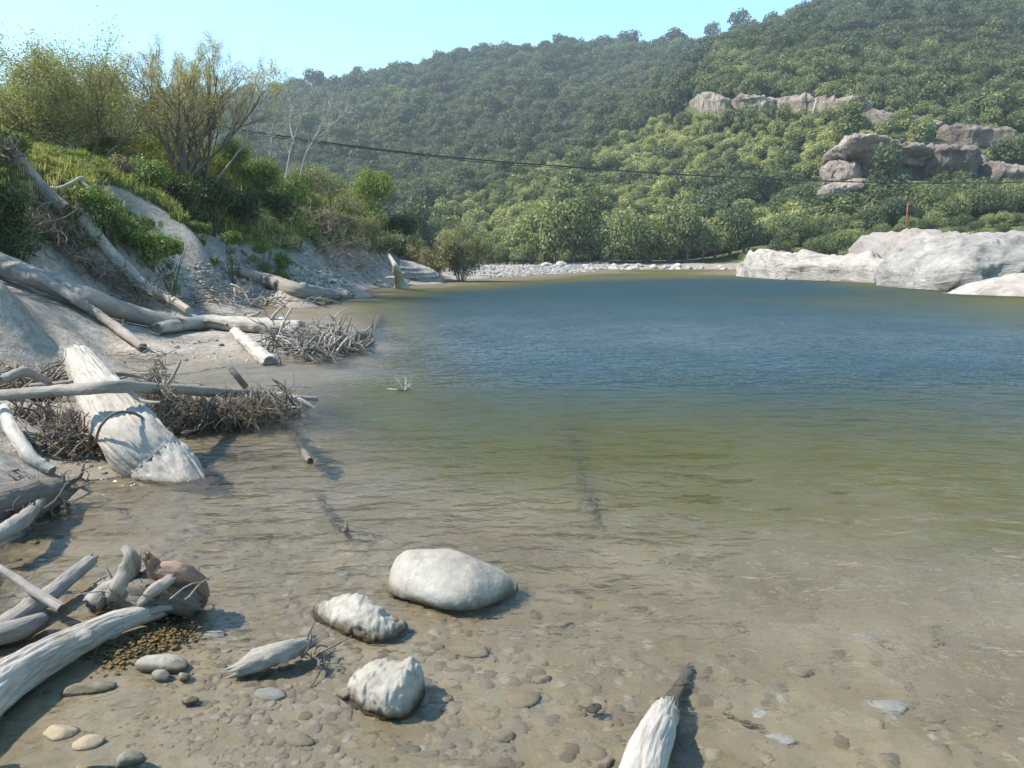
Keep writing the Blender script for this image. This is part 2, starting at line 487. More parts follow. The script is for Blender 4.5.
def N_(nt, t, **kw):
    n = nt.nodes.new(t)
    for k, v in kw.items():
        if k in n.inputs: n.inputs[k].default_value = v
        else: setattr(n, k, v)
    return n

def noise(nt, vec, scale, detail=5, rough=.55, dist=0.0):
    n = nt.nodes.new('ShaderNodeTexNoise')
    n.inputs['Scale'].default_value = scale; n.inputs['Detail'].default_value = detail
    n.inputs['Roughness'].default_value = rough; n.inputs['Distortion'].default_value = dist
    if vec is not None: nt.links.new(vec, n.inputs['Vector'])
    return n.outputs['Fac']

def ramp(nt, fac, stops):
    n = nt.nodes.new('ShaderNodeValToRGB')
    cr = n.color_ramp
    while len(cr.elements) > 1: cr.elements.remove(cr.elements[-1])
    cr.elements[0].position = stops[0][0]; cr.elements[0].color = (*stops[0][1], 1)
    for p, c in stops[1:]:
        e = cr.elements.new(p); e.color = (*c, 1)
    nt.links.new(fac, n.inputs['Fac'])
    return n.outputs['Color']

def mapping(nt, vec, scale):
    n = nt.nodes.new('ShaderNodeMapping'); n.inputs['Scale'].default_value = scale
    nt.links.new(vec, n.inputs['Vector']); return n.outputs['Vector']

def mixc(nt, fac, a, b, mode='MIX'):
    n = nt.nodes.new('ShaderNodeMix'); n.data_type = 'RGBA'; n.blend_type = mode
    for sock, v in ((n.inputs['Factor'], fac), (n.inputs[6], a), (n.inputs[7], b)):
        if hasattr(v, 'links') or hasattr(v, 'is_linked'): nt.links.new(v, sock)
        elif isinstance(v, (int, float)): sock.default_value = v
        else: sock.default_value = (*v, 1)
    return n.outputs[2]

def mrange(nt, v, a, b, c=0.0, d=1.0):
    n = nt.nodes.new('ShaderNodeMapRange'); n.clamp = True
    nt.links.new(v, n.inputs['Value'])
    n.inputs['From Min'].default_value = a; n.inputs['From Max'].default_value = b
    n.inputs['To Min'].default_value = c; n.inputs['To Max'].default_value = d
    return n.outputs['Result']

def math_(nt, op, a, b=None):
    n = nt.nodes.new('ShaderNodeMath'); n.operation = op
    for i, v in enumerate((a, b)):
        if v is None: continue
        if isinstance(v, (int, float)): n.inputs[i].default_value = v
        else: nt.links.new(v, n.inputs[i])
    return n.outputs[0]

def bump(nt, hgt, strength=.5, dist=.02, prev=None):
    n = nt.nodes.new('ShaderNodeBump'); n.inputs['Strength'].default_value = strength; n.inputs['Distance'].default_value = dist
    nt.links.new(hgt, n.inputs['Height'])
    if prev is not None: nt.links.new(prev, n.inputs['Normal'])
    return n.outputs['Normal']

def pbsdf(nt, out, col, rough=.8, normal=None, spec=.3):
    b = nt.nodes.new('ShaderNodeBsdfPrincipled')
    if hasattr(col, 'is_linked'): nt.links.new(col, b.inputs['Base Color'])
    else: b.inputs['Base Color'].default_value = (*col, 1)
    if isinstance(rough, float): b.inputs['Roughness'].default_value = rough
    else: nt.links.new(rough, b.inputs['Roughness'])
    b.inputs['Specular IOR Level'].default_value = spec
    if normal is not None: nt.links.new(normal, b.inputs['Normal'])
    nt.links.new(b.outputs[0], out.inputs['Surface'])
    return b

def pos(nt): 
    return nt.nodes.new('ShaderNodeNewGeometry').outputs['Position']
def sepz(nt, v):
    n = nt.nodes.new('ShaderNodeSeparateXYZ'); nt.links.new(v, n.inputs[0]); return n.outputs[2]

def wet(nt, col, lo=.01, hi=.065, dark=(.085, .068, .036), amt=.9):
    """wet algae-stained band just above and below the water line"""
    P = pos(nt)
    z = sepz(nt, P)
    z = math_(nt, 'ADD', z, math_(nt, 'MULTIPLY', math_(nt, 'SUBTRACT', noise(nt, P, 9, 3), .5), .10))
    f = mrange(nt, z, lo, hi, amt, 0.0)
    return mixc(nt, f, col, dark)

def m_wood(name, cols, scale=1.0, wetting=True, bumpd=.012, cracks=.55):
    m, nt, out = newmat(name)
    a = nt.nodes.new('ShaderNodeAttribute'); a.attribute_name = 'lc'
    v = a.outputs['Vector']
    grain = noise(nt, mapping(nt, v, (26 * scale, 26 * scale, 1.6 * scale)), 1, 6, .6, .3)
    blot = noise(nt, mapping(nt, v, (3, 3, 1.1)), 1.3, 5, .6)
    fine = noise(nt, mapping(nt, v, (80, 80, 9)), 1, 3, .6)
    c = ramp(nt, blot, [(.25, cols[0]), (.5, cols[1]), (.75, cols[2])])
    crack = mrange(nt, grain, .30, .46, 1.0, 0.0)
    c = mixc(nt, math_(nt, 'MULTIPLY', crack, cracks), c, (.05, .04, .03))
    dirt = noise(nt, mapping(nt, v, (5, 5, 2.4)), 1, 6, .7, .5)
    c = mixc(nt, mrange(nt, dirt, .52, .66, .0, .6), c, (.13, .10, .07))
    c = mixc(nt, mrange(nt, fine, .3, .7, .0, .35), c, tuple(min(1, x * 1.25) for x in cols[2]))
    lva = nt.nodes.new('ShaderNodeAttribute'); lva.attribute_name = 'lv'
    c = mixc(nt, 1.0, c, ramp(nt, lva.outputs['Fac'], [(0, (.45, .42, .40)), (.5, (1, 1, 1)), (1, (1.5, 1.48, 1.45))]), 'MULTIPLY')
    if wetting: c = wet(nt, c, -.03, .05, (.12, .10, .065), .85)
    n = bump(nt, dirt, .6, bumpd * 3)
    n = bump(nt, grain, .9, bumpd * 1.5, n)
    n = bump(nt, fine, .35, bumpd * .4, n)
    pbsdf(nt, out, c, .85, n, .25)
    return m

M = {}
M['drift'] = m_wood('driftwood_grey', [(.12, .10, .085), (.21, .185, .155), (.32, .29, .25)])
M['driftpale'] = m_wood('driftwood_pale', [(.20, .17, .135), (.31, .275, .23), (.41, .375, .32)], cracks=.5)
M['driftwhite'] = m_wood('driftwood_bleached', [(.26, .23, .19), (.36, .33, .285), (.44, .41, .365)], cracks=.55)
M['driftdark'] = m_wood('driftwood_dark', [(.07, .055, .04), (.12, .10, .08), (.2, .17, .14)])
M['driftred'] = m_wood('driftwood_reddish', [(.10, .055, .038), (.17, .10, .07), (.26, .18, .14)])
M['bark'] = m_wood('willow_bark', [(.06, .05, .04), (.11, .095, .075), (.17, .15, .125)], 2, False)
M['barkpale'] = m_wood('pale_bark', [(.2, .18, .15), (.32, .29, .25), (.42, .39, .35)], 2, False)
M['twig'] = m_wood('dry_twigs', [(.07, .048, .032), (.15, .115, .08), (.27, .23, .18)], 2)

def m_rock(name, c0, c1, c2, scale=1.0, wetting=True, bd=.03, stain=.5, streak=0, staincol=(.10, .095, .085), layers=0):
    m, nt, out = newmat(name)
    P = pos(nt)
    a = noise(nt, P, 1.3 * scale, 6, .6)
    b = noise(nt, P, 9 * scale, 6, .65)
    f = noise(nt, P, 45 * scale, 4, .6)
    c = ramp(nt, a, [(.3, c0), (.5, c1), (.68, c2)])
    c = mixc(nt, mrange(nt, b, .35, .7, .35, 0), c, tuple(x * .5 for x in c1))
    c = mixc(nt, mrange(nt, noise(nt, P, 3.1 * scale, 5, .7, .4), .54, .66, 0, stain), c, staincol)
    lay = None
    if streak:   # dark water streaks down the face
        s1 = noise(nt, mapping(nt, P, (.55, .55, .07)), 1, 5, .65, .4)
        c = mixc(nt, mrange(nt, s1, .46, .60, 0, streak), c, tuple(x * .28 for x in c1))
    if layers:   # bedding planes dipping gently
        mp = nt.nodes.new('ShaderNodeMapping'); mp.inputs['Scale'].default_value = (.22, .22, layers); mp.inputs['Rotation'].default_value = (0, R(9), 0)
        nt.links.new(P, mp.inputs['Vector'])
        lay = noise(nt, mp.outputs[0], 1, 5, .7, .6)
        c = mixc(nt, mrange(nt, lay, .40, .46, .55, 0), c, tuple(x * .35 for x in c1))
    if wetting: c = wet(nt, c)
    n = bump(nt, b, .6, bd)
    if lay is not None: n = bump(nt, lay, .9, bd * 2.5, n)
    n = bump(nt, f, .5, bd * .35, n)
    pbsdf(nt, out, c, .88, n, .25)
    return m
M['boulder'] = m_rock('pale_boulder_rock', (.23, .205, .165), (.33, .30, .25), (.40, .375, .325), 2.2, True, .02, .6, staincol=(.17, .155, .13))
M['ledge'] = m_rock('pale_ledge_rock', (.28, .24, .20), (.38, .335, .29), (.45, .41, .36), .35, False, .12, .55, staincol=(.2, .19, .17), layers=1.1)
M['greyrock'] = m_rock('grey_outcrop_rock', (.20, .185, .165), (.29, .27, .24), (.40, .375, .335), .35, False, .15, .6, staincol=(.16, .15, .14), layers=.9)
M['mound'] = m_rock('brown_mound_rock', (.22, .19, .16), (.30, .26, .23), (.38, .33, .29), .35, False, .15, .5, staincol=(.14, .12, .11))
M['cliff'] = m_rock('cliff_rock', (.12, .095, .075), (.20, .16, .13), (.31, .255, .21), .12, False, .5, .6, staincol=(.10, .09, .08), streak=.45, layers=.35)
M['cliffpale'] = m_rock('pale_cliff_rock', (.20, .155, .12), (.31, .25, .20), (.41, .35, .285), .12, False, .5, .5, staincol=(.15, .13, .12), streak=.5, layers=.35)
M['shorestone'] = m_rock('shore_stone', (.26, .24, .21), (.40, .37, .33), (.54, .51, .46), .8, False, .05, .4, staincol=(.14, .13, .11))

def m_pebble(name, cols):
    m, nt, out = newmat(name)
    a = nt.nodes.new('ShaderNodeAttribute'); a.attribute_type = 'INSTANCER'; a.attribute_name = 'tint'
    c = ramp(nt, a.outputs['Fac'], cols)
    P = pos(nt)
    c = mixc(nt, mrange(nt, noise(nt, P, 30, 4), .35, .7, .4, 0), c, (.12, .105, .08))
    pbsdf(nt, out, c, .8, None, .3)
    return m
M['pebble'] = m_pebble('river_pebbles', [(0, (.18, .14, .095)), (.3, (.245, .19, .128)), (.7, (.33, .255, .17)), (.95, (.37, .30, .21)), (.992, (.38, .34, .27)), (1, (.46, .44, .38))])
M['gravel'] = m_pebble('dry_gravel', [(0, (.14, .12, .10)), (.5, (.30, .275, .235)), (1, (.46, .43, .38))])

# --- grounds
def m_bed():
    m, nt, out = newmat('river_bed_sediment')
    P = pos(nt)
    a = noise(nt, P, .9, 6, .6); b = noise(nt, P, 7, 5, .65); d = noise(nt, P, 40, 3, .6)
    c = ramp(nt, a, [(.3, (.225, .17, .108)), (.5, (.30, .235, .155)), (.7, (.385, .31, .21))])
    c = mixc(nt, mrange(nt, b, .35, .65, .4, 0), c, (.17, .145, .09))
    # deeper bed carries green-brown algae; olive also paints in the water's light absorption
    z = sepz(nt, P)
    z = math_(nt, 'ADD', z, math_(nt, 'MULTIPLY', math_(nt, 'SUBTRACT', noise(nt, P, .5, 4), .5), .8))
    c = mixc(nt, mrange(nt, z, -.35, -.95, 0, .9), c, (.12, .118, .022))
    # water's light absorption painted onto the bed: dark blue in the deep pool
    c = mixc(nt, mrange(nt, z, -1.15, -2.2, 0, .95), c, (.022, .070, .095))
    v = nt.nodes.new('ShaderNodeTexVoronoi'); v.inputs['Scale'].default_value = 9; nt.links.new(P, v.inputs['Vector'])
    n = bump(nt, v.outputs['Distance'], .5, -.03)
    n = bump(nt, b, .6, .03, n)
    n = bump(nt, d, .5, .006, n)
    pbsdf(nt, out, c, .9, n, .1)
    return m
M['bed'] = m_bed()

def m_bank():
    m, nt, out = newmat('sandy_bank_soil')
    P = pos(nt)
    a = noise(nt, P, .8, 6, .6); b = noise(nt, P, 6, 6, .65); d = noise(nt, P, 35, 4, .6)
    c = ramp(nt, a, [(.3, (.26, .225, .18)), (.5, (.35, .31, .26)), (.7, (.43, .39, .335))])
    c = mixc(nt, mrange(nt, b, .40, .62, .6, 0), c, (.15, .125, .095))
    c = mixc(nt, mrange(nt, d, .36, .52, .5, 0), c, (.11, .095, .075))
    c = wet(nt, c, 0.0, .10, (.15, .125, .09), .75)
    v = nt.nodes.new('ShaderNodeAttribute'); v.attribute_name = 'veg'
    vf = math_(nt, 'ADD', v.outputs['Fac'], math_(nt, 'MULTIPLY', math_(nt, 'SUBTRACT', b, .5), 1.2))
    green = ramp(nt, a, [(.35, (.045, .06, .02)), (.6, (.10, .11, .035))])
    c = mixc(nt, mrange(nt, vf, .4, .65), c, green)
    n = bump(nt, b, .8, .06); n = bump(nt, d, .7, .012, n)
    pbsdf(nt, out, c, .92, n, .15)
    return m
M['bank'] = m_bank()

def m_hill():
    m, nt, out = newmat('hill_undergrowth')
    P = pos(nt)
    c = ramp(nt, noise(nt, P, .08, 6, .6), [(.35, (.045, .055, .025)), (.65, (.08, .095, .04))])
    pbsdf(nt, out, c, .9, bump(nt, noise(nt, P, .6, 5), 1, .8), .1)
    return m
M['hill'] = m_hill()

def m_leaf(name, c0, c1, inst=False, trans=.3, rough=.55, c2=None):
    m, nt, out = newmat(name)
    if inst:
        a = nt.nodes.new('ShaderNodeAttribute'); a.attribute_type = 'INSTANCER'; a.attribute_name = 'tint'; rnd = a.outputs['Fac']
    else:
        rnd = nt.nodes.new('ShaderNodeObjectInfo').outputs['Random']
    lv = nt.nodes.new('ShaderNodeAttribute'); lv.attribute_name = 'lv'
    if c2: c = ramp(nt, rnd, [(0, c0), (.5, c1), (1, c2)])
    else: c = mixc(nt, rnd, c0, c1)
    c = mixc(nt, 1.0, c, ramp(nt, lv.outputs['Fac'], [(0, (.60, .60, .62)), (.5, (1, 1, 1)), (1, (1.35, 1.3, 1.1))]), 'MULTIPLY')
    b = nt.nodes.new('ShaderNodeBsdfPrincipled'); nt.links.new(c, b.inputs['Base Color']); b.inputs['Roughness'].default_value = rough
    b.inputs['Specular IOR Level'].default_value = .25
    t = nt.nodes.new('ShaderNodeBsdfTranslucent')
    nt.links.new(mixc(nt, 1.0, c, (1.3, 1.35, .6), 'MULTIPLY'), t.inputs['Color'])
    mx = nt.nodes.new('ShaderNodeMixShader'); mx.inputs[0].default_value = trans
    nt.links.new(b.outputs[0], mx.inputs[1]); nt.links.new(t.outputs[0], mx.inputs[2])
    nt.links.new(mx.outputs[0], out.inputs['Surface'])
    return m
# forest tint: 0 = dark bush, 1 = bright yellow green scrub
M['forest'] = m_leaf('forest_leaves', (.055, .078, .034), (.16, .18, .066), True, .3, c2=(.33, .335, .13))
M['fartree'] = m_leaf('far_bank_leaves', (.065, .09, .038), (.15, .175, .066), False, .3, c2=(.24, .255, .095))
M['willow'] = m_leaf('willow_leaves', (.21, .215, .11), (.25, .245, .125), False, .45)
M['willowdry'] = m_leaf('willow_autumn_leaves', (.34, .30, .18), (.36, .32, .19), False, .45)
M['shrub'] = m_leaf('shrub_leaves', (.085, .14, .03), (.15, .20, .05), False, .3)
M['lime'] = m_leaf('lime_leaves', (.15, .20, .04), (.17, .21, .045), False, .4)
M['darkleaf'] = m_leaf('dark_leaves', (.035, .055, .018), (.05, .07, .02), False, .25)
M['greyleaf'] = m_leaf('grey_green_leaves', (.19, .195, .10), (.24, .23, .13), False, .35)
M['grass'] = m_leaf('bank_grass', (.12, .15, .045), (.27, .28, .10), True, .4, c2=(.48, .42, .25))
M['brownleaf'] = m_leaf('brown_scrub', (.20, .17, .10), (.26, .22, .13), False, .3)

def m_simple(name, col, rough=.6, metal=0.0, nz=0):
    m, nt, out = newmat(name)
    P = pos(nt)
    c = ramp(nt, noise(nt, P, 8, 5), [(.3, tuple(x * .6 for x in col)), (.7, tuple(min(1, x * 1.3) for x in col))])
    b = pbsdf(nt, out, c, rough); b.inputs['Metallic'].default_value = metal
    return m
M['cable'] = m_simple('dark_steel_cable', (.035, .035, .035), .6)
M['rust'] = m_simple('rusty_red_paint', (.25, .06, .035), .7)
M['algae'] = m_simple('brown_algae', (.13, .085, .03), .9)

def m_water():
    m, nt, out = newmat('clear_river_water')
    P = pos(nt)
    # breeze ripples: crests mostly across the view, several sizes
    rot = nt.nodes.new('ShaderNodeMapping'); rot.inputs['Rotation'].default_value = (0, 0, R(-14)); rot.inputs['Scale'].default_value = (.85, 1.5, 1)
    nt.links.new(P, rot.inputs['Vector'])
    rot2 = nt.nodes.new('ShaderNodeMapping'); rot2.inputs['Rotation'].default_value = (0, 0, R(22)); rot2.inputs['Scale'].default_value = (1.0, 1.2, 1)
    nt.links.new(P, rot2.inputs['Vector'])
    n1 = noise(nt, rot.outputs[0], 2.6, 3, .5, .3)
    n2 = noise(nt, rot2.outputs[0], 9, 3, .55, .4)
    n3 = noise(nt, P, .30, 3, .5)
    # calm shallows by the bank, breeze further out
    y = nt.nodes.new('ShaderNodeSeparateXYZ'); nt.links.new(P, y.inputs[0])
    d = math_(nt, 'ADD', y.outputs[1], math_(nt, 'MULTIPLY', y.outputs[0], .35))
    amt = mrange(nt, d, 3.5, 15.0, .55, 1.6)
    amt = math_(nt, 'MULTIPLY', amt, mrange(nt, n3, .35, .65, .6, 1.15))
    n0 = noise(nt, rot.outputs[0], 1.3, 2, .5, .3)
    hh = math_(nt, 'ADD', math_(nt, 'MULTIPLY', n1, .100), math_(nt, 'MULTIPLY', n2, .044))
    hh = math_(nt, 'ADD', hh, math_(nt, 'MULTIPLY', n0, .15))
    hh = math_(nt, 'MULTIPLY', hh, amt)
    b = bump(nt, hh, 1.0, 1.0)
    gl = nt.nodes.new('ShaderNodeBsdfGlossy'); nt.links.new(mrange(nt, y.outputs[1], 5, 22, .05, .50), gl.inputs['Roughness']); nt.links.new(b, gl.inputs['Normal'])
    tr = nt.nodes.new('ShaderNodeBsdfRefraction'); tr.inputs['Color'].default_value = (.97, .98, .955, 1); tr.inputs['IOR'].default_value = 1.333; tr.inputs['Roughness'].default_value = 0
    nt.links.new(b, tr.inputs['Normal'])
    # Schlick reflectance, the same from above and from below
    gi = nt.nodes.new('ShaderNodeNewGeometry')
    dt = nt.nodes.new('ShaderNodeVectorMath'); dt.operation = 'DOT_PRODUCT'
    nt.links.new(gi.outputs['Incoming'], dt.inputs[0]); nt.links.new(b, dt.inputs[1])
    # far off, ripples too small to resolve turn their near sides to the viewer: less grazing on average
    tilt = mrange(nt, y.outputs[1], 9, 45, .02, .36)
    c1 = math_(nt, 'SUBTRACT', 1.0, math_(nt, 'MINIMUM', math_(nt, 'ADD', math_(nt, 'ABSOLUTE', dt.outputs['Value']), tilt), 1.0))
    fr = math_(nt, 'ADD', math_(nt, 'MULTIPLY', math_(nt, 'POWER', c1, 5.0), .98), .02)
    mx = nt.nodes.new('ShaderNodeMixShader'); nt.links.new(fr, mx.inputs[0])
    nt.links.new(tr.outputs[0], mx.inputs[1]); nt.links.new(gl.outputs[0], mx.inputs[2])
    nt.links.new(mx.outputs[0], out.inputs['Surface'])
    return m
M['water'] = m_water()

# ------------------------------------------------------------------ ground sheets
def inpoly(px, py, poly):
    c = np.zeros(px.shape, bool); m_ = len(poly)
    for i in range(m_):
        (x1, y1), (x2, y2) = poly[i], poly[(i + 1) % m_]
        if y1 == y2: continue
        c ^= ((py > min(y1, y2)) & (py <= max(y1, y2)) & (px < (py - y1) * (x2 - x1) / (y2 - y1) + x1))
    return c
BARE = ([(146, 236), (170, 220), (205, 226), (236, 248), (262, 262), (300, 276), (345, 290), (300, 298), (235, 290), (180, 274)],
        [(92, 188), (125, 190), (160, 206), (178, 222), (150, 226), (120, 204)],
        [(300, 262), (345, 262), (380, 276), (340, 292)])
def slip(x, y, z):
    '''bare silt slips on the bank, ragged outline'''
    P = np.stack([x, y, z], 1); d = P - np.array([0, 0, HC])
    yc = np.maximum(d[:, 1] * cp - d[:, 2] * sp, .1); zc = d[:, 1] * sp + d[:, 2] * cp
    w = fbm(P * .6, 3, 31) * 9
    px, py = 512 + FPX * d[:, 0] / yc + w, 384 - FPX * zc / yc + w
    r = np.zeros(len(x), bool)
    for p in BARE: r |= inpoly(px, py, p)
    return r & (y > 20) & (y < 60)
def vegmask(x, y, z):
    """1 where the bank is overgrown, 0 on bare sand and silt"""
    P = np.stack([x, y, z * 0], 1)
    n = fbm(P * .33, 4, 21)
    v = np.clip((z - 1.9) / 1.2, 0, 1) + n * .9
    v = np.where(y > 75, 1.0 * (z > .9), v)
    v = np.where((z < .9), np.minimum(v, .25), v)
    v = np.where(slip(x, y, z), np.minimum(v, .1), v)
    return v

def ground_sheets():
    nt_, ns_ = 620, 560
    t = np.linspace(-1.25, 1.25, nt_); s = np.linspace(math.log(2.2), math.log(1150), ns_)
    TT, SS = np.meshgrid(t, s)
    y = np.exp(SS) - 1.5; x = TT * (np.exp(SS) + 2.5)
    x = x.ravel(); y = y.ravel()
    z = h(x, y)
    V = np.stack([x, y, z], 1)
    i = np.arange(ns_ - 1)[:, None] * nt_; j = np.arange(nt_ - 1)[None]
    Q = np.stack([i + j, i + j + 1, i + nt_ + j + 1, i + nt_ + j], -1).reshape(-1, 4)
    zc = z[Q].max(1); yc = y[Q].mean(1)
    veg = vegmask(x, y, z)
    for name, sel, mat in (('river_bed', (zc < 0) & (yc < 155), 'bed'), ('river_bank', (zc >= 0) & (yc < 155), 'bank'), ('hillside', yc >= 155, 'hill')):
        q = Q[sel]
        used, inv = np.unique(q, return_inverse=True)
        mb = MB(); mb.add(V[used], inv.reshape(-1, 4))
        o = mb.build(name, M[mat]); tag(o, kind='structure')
        a = o.data.attributes.new('veg', 'FLOAT', 'POINT'); a.data.foreach_set('value', veg[used].astype(np.float32))
ground_sheets()

# water surface: one sheet with real ripples, fading into shader ripples far off
def water_sheet():
    nt_, ns_ = 640, 760
    t = np.linspace(-1.25, 1.25, nt_); s = np.linspace(math.log(2.6), math.log(154), ns_)
    TT, SS = np.meshgrid(t, s); y = (np.exp(SS) - 1.6).ravel(); x = (TT * (np.exp(SS) + 1.5)).ravel()
    cz, sz = math.cos(.25), math.sin(.25)
    u, v = x * cz + y * sz, -x * sz + y * cz
    P = np.stack([u * .8, v * 1.35, x * 0], 1)
    w = .0060 * fbm(P * 4.5, 2, 61) + .0125 * fbm(P * 1.7 + 5, 2, 62) + .0018 * fbm(P * 12, 2, 63)
    a = np.clip((y + .35 * x - 2) / 9, .36, 1.8) * (.75 + .5 * fbm(P * .25, 2, 64))
    fade = np.clip((60 - y) / 40, 0, 1)
    z = w * a * fade
    i = np.arange(ns_ - 1)[:, None] * nt_; j = np.arange(nt_ - 1)[None]
    Q = np.stack([i + j, i + j + 1, i + nt_ + j + 1, i + nt_ + j], -1).reshape(-1, 4)
    mb = MB(); mb.add(np.stack([x, y, z], 1), Q)
    o = mb.build('water', M['water']); tag(o, kind='structure')
    return o
WATER = water_sheet()

# ------------------------------------------------------------------ scatter (stuff only)
def scatter(name, protos, P, scl, rot, tint, idx, label, cat):
    n = len(P)
    me = bpy.data.meshes.new(name); me.vertices.add(n); me.vertices.foreach_set('co', np.asarray(P, np.float32).ravel())
    for nm, arr in (('scl', scl), ('rot', rot)):
        a = me.attributes.new(nm, 'FLOAT_VECTOR', 'POINT'); a.data.foreach_set('vector', np.asarray(arr, np.float32).ravel())
    a = me.attributes.new('tint', 'FLOAT', 'POINT'); a.data.foreach_set('value', np.asarray(tint, np.float32))
    a = me.attributes.new('idx', 'INT', 'POINT'); a.data.foreach_set('value', np.asarray(idx, np.int32))
    me.update()
    o = bpy.data.objects.new(name, me); COL.objects.link(o)
    src = bpy.data.collections.new(name + '_sources')
    for q in protos: src.objects.link(q)
    ng = bpy.data.node_groups.new(name, 'GeometryNodeTree')
    ng.interface.new_socket('Geometry', in_out='INPUT', socket_type='NodeSocketGeometry')
    ng.interface.new_socket('Geometry', in_out='OUTPUT', socket_type='NodeSocketGeometry')
    gi = ng.nodes.new('NodeGroupInput'); go = ng.nodes.new('NodeGroupOutput')
    ip = ng.nodes.new('GeometryNodeInstanceOnPoints'); ci = ng.nodes.new('GeometryNodeCollectionInfo')
    ci.inputs['Collection'].default_value = src; ci.inputs['Separate Children'].default_value = True; ci.inputs['Reset Children'].default_value = True
    def na(nm, dt):
        q = ng.nodes.new('GeometryNodeInputNamedAttribute'); q.data_type = dt; q.inputs['Name'].default_value = nm
        return q.outputs['Attribute']
    L = ng.links.new
    L(gi.outputs[0], ip.inputs['Points']); L(ci.outputs[0], ip.inputs['Instance']); ip.inputs['Pick Instance'].default_value = True
    L(na('idx', 'INT'), ip.inputs['Instance Index']); L(na('rot', 'FLOAT_VECTOR'), ip.inputs['Rotation']); L(na('scl', 'FLOAT_VECTOR'), ip.inputs['Scale'])
    L(ip.outputs[0], go.inputs[0])
    md = o.modifiers.new('scatter', 'NODES'); md.node_group = ng
    return tag(o, label, cat, kind='stuff')

def rnd_rot(n, tilt=.15):
    return np.stack([rng.normal(size=n) * tilt, rng.normal(size=n) * tilt, rng.random(n) * 6.283], 1)

# --- pebbles on the river bed
def pebble_protos(mat, nm):
    out = []
    for s_ in range(6):
        V, F = rockV(2, (1, rng.uniform(.6, .85), rng.uniform(.35, .55)), 50 + s_, cuts=3, amp=.18, rough=0.0)
        mb = MB(); mb.add(V, None, F); out.append(mb.build(nm, mat, link=False))
    return out
n = 42000
tt = rng.uniform(-.8, .8, n); ss = rng.uniform(math.log(4.0), math.log(21), n)
yy = np.exp(ss) - 1.5; xx = tt * (yy + 2)
zz = h(xx, yy)
clump = fbm(np.stack([xx, yy, xx * 0], 1) * .8, 3, 77)
keep = (zz < -.015) & (zz > -.62) & (rng.random(n) < .55 + clump * 1.2)
xx, yy, zz = xx[keep], yy[keep], zz[keep]; n = len(xx)
sz = .013 + .050 * rng.random(n) ** 2.2 + .05 * (rng.random(n) < .04) * rng.random(n)
sz *= 1 + .03 * yy
sz = np.minimum(sz, np.maximum(.02, -zz * .9))
scatter('pebbles', pebble_protos(M['pebble'], 'pebble'), np.stack([xx, yy, zz - sz * .12], 1), np.stack([sz, sz, sz * .7], 1), rnd_rot(n, .12), rng.random(n), rng.integers(0, 6, n),
        'rounded silt covered pebbles lying on the shallow river bed', 'pebbles')
# --- gravel bar and stones on the far shores
n = 9000
tt = rng.uniform(-.08, .12, n); yy = rng.uniform(84, 152, n); xx = tt * yy
zz = h(xx, yy); keep = (zz > -.05) & (zz < 1.0)
xx, yy, zz = xx[keep], yy[keep], zz[keep]; n = len(xx); sz = rng.uniform(.08, .35, n)
scatter('gravel', pebble_protos(M['gravel'], 'gravel_stone'), np.stack([xx, yy, zz], 1), np.stack([sz, sz, sz], 1), rnd_rot(n, .3), rng.random(n), rng.integers(0, 6, n),
        'pale grey gravel bar running out from the far left bank', 'gravel')
# --- rubble on the left beach
P_ = []
for (x0, x1, y0, y1, m_) in [(170, 330, 266, 302, 900), (0, 110, 440, 490, 60), (130, 280, 335, 366, 160), (300, 420, 262, 286, 500), (225, 330, 245, 285, 300), (195, 245, 262, 290, 300)]:
    for q in range(m_):
        P_.append(g(rng.uniform(x0, x1), rng.uniform(y0, y1)))
P_ = np.array(P_); P_ = P_[P_[:, 2] > .01]; n = len(P_)
sz = (.02 + .13 * rng.random(n) ** 4) * np.clip(P_[:, 1] / 28, .35, 1.5)
scatter('rubble', pebble_protos(M['gravel'], 'rubble_stone'), P_, np.stack([sz, sz, sz], 1), rnd_rot(n, .4), rng.random(n), rng.integers(0, 6, n),
        'loose grey stones strewn over the silty left beach', 'stones')

# ================================================================== THINGS
def proj(P):
    P = np.atleast_2d(P); d = P - np.array([0, 0, HC])
    yc = d[:, 1] * cp - d[:, 2] * sp; zc = d[:, 1] * sp + d[:, 2] * cp
    return 512 + FPX * d[:, 0] / yc, 384 - FPX * zc / yc

def onY(px, Y, off=0.0):
    x = (px - 512) / FPX * Y * 1.0 / cp if False else pt(px, 256, Y)[0]
    return np.array([x, Y, h1(x, Y) + off])

# ------------------------------------------------------------------ rocks standing in the shallows
def st(px, yt, yb, hd, zb=-.16, k=.2):
    small = hd < 1; hd = hd * (.84 if small else 1); zb = -.11 if small else zb
    yf = wz(px, yb)[1]; yc = yf + hd
    p = pt(px, yt, yc + k * hd)
    return (pt(px, 300, yc)[0], yc, p[2], zb, hd)

def lrock(name, sts, mat, label, cat='rock', **kw):
    mb = MB(); loft(mb, sts, **kw)
    o = mb.build(name, mat, origin=(sts[len(sts) // 2][0], sts[len(sts) // 2][1], 0))
    return tag(o, label, cat)

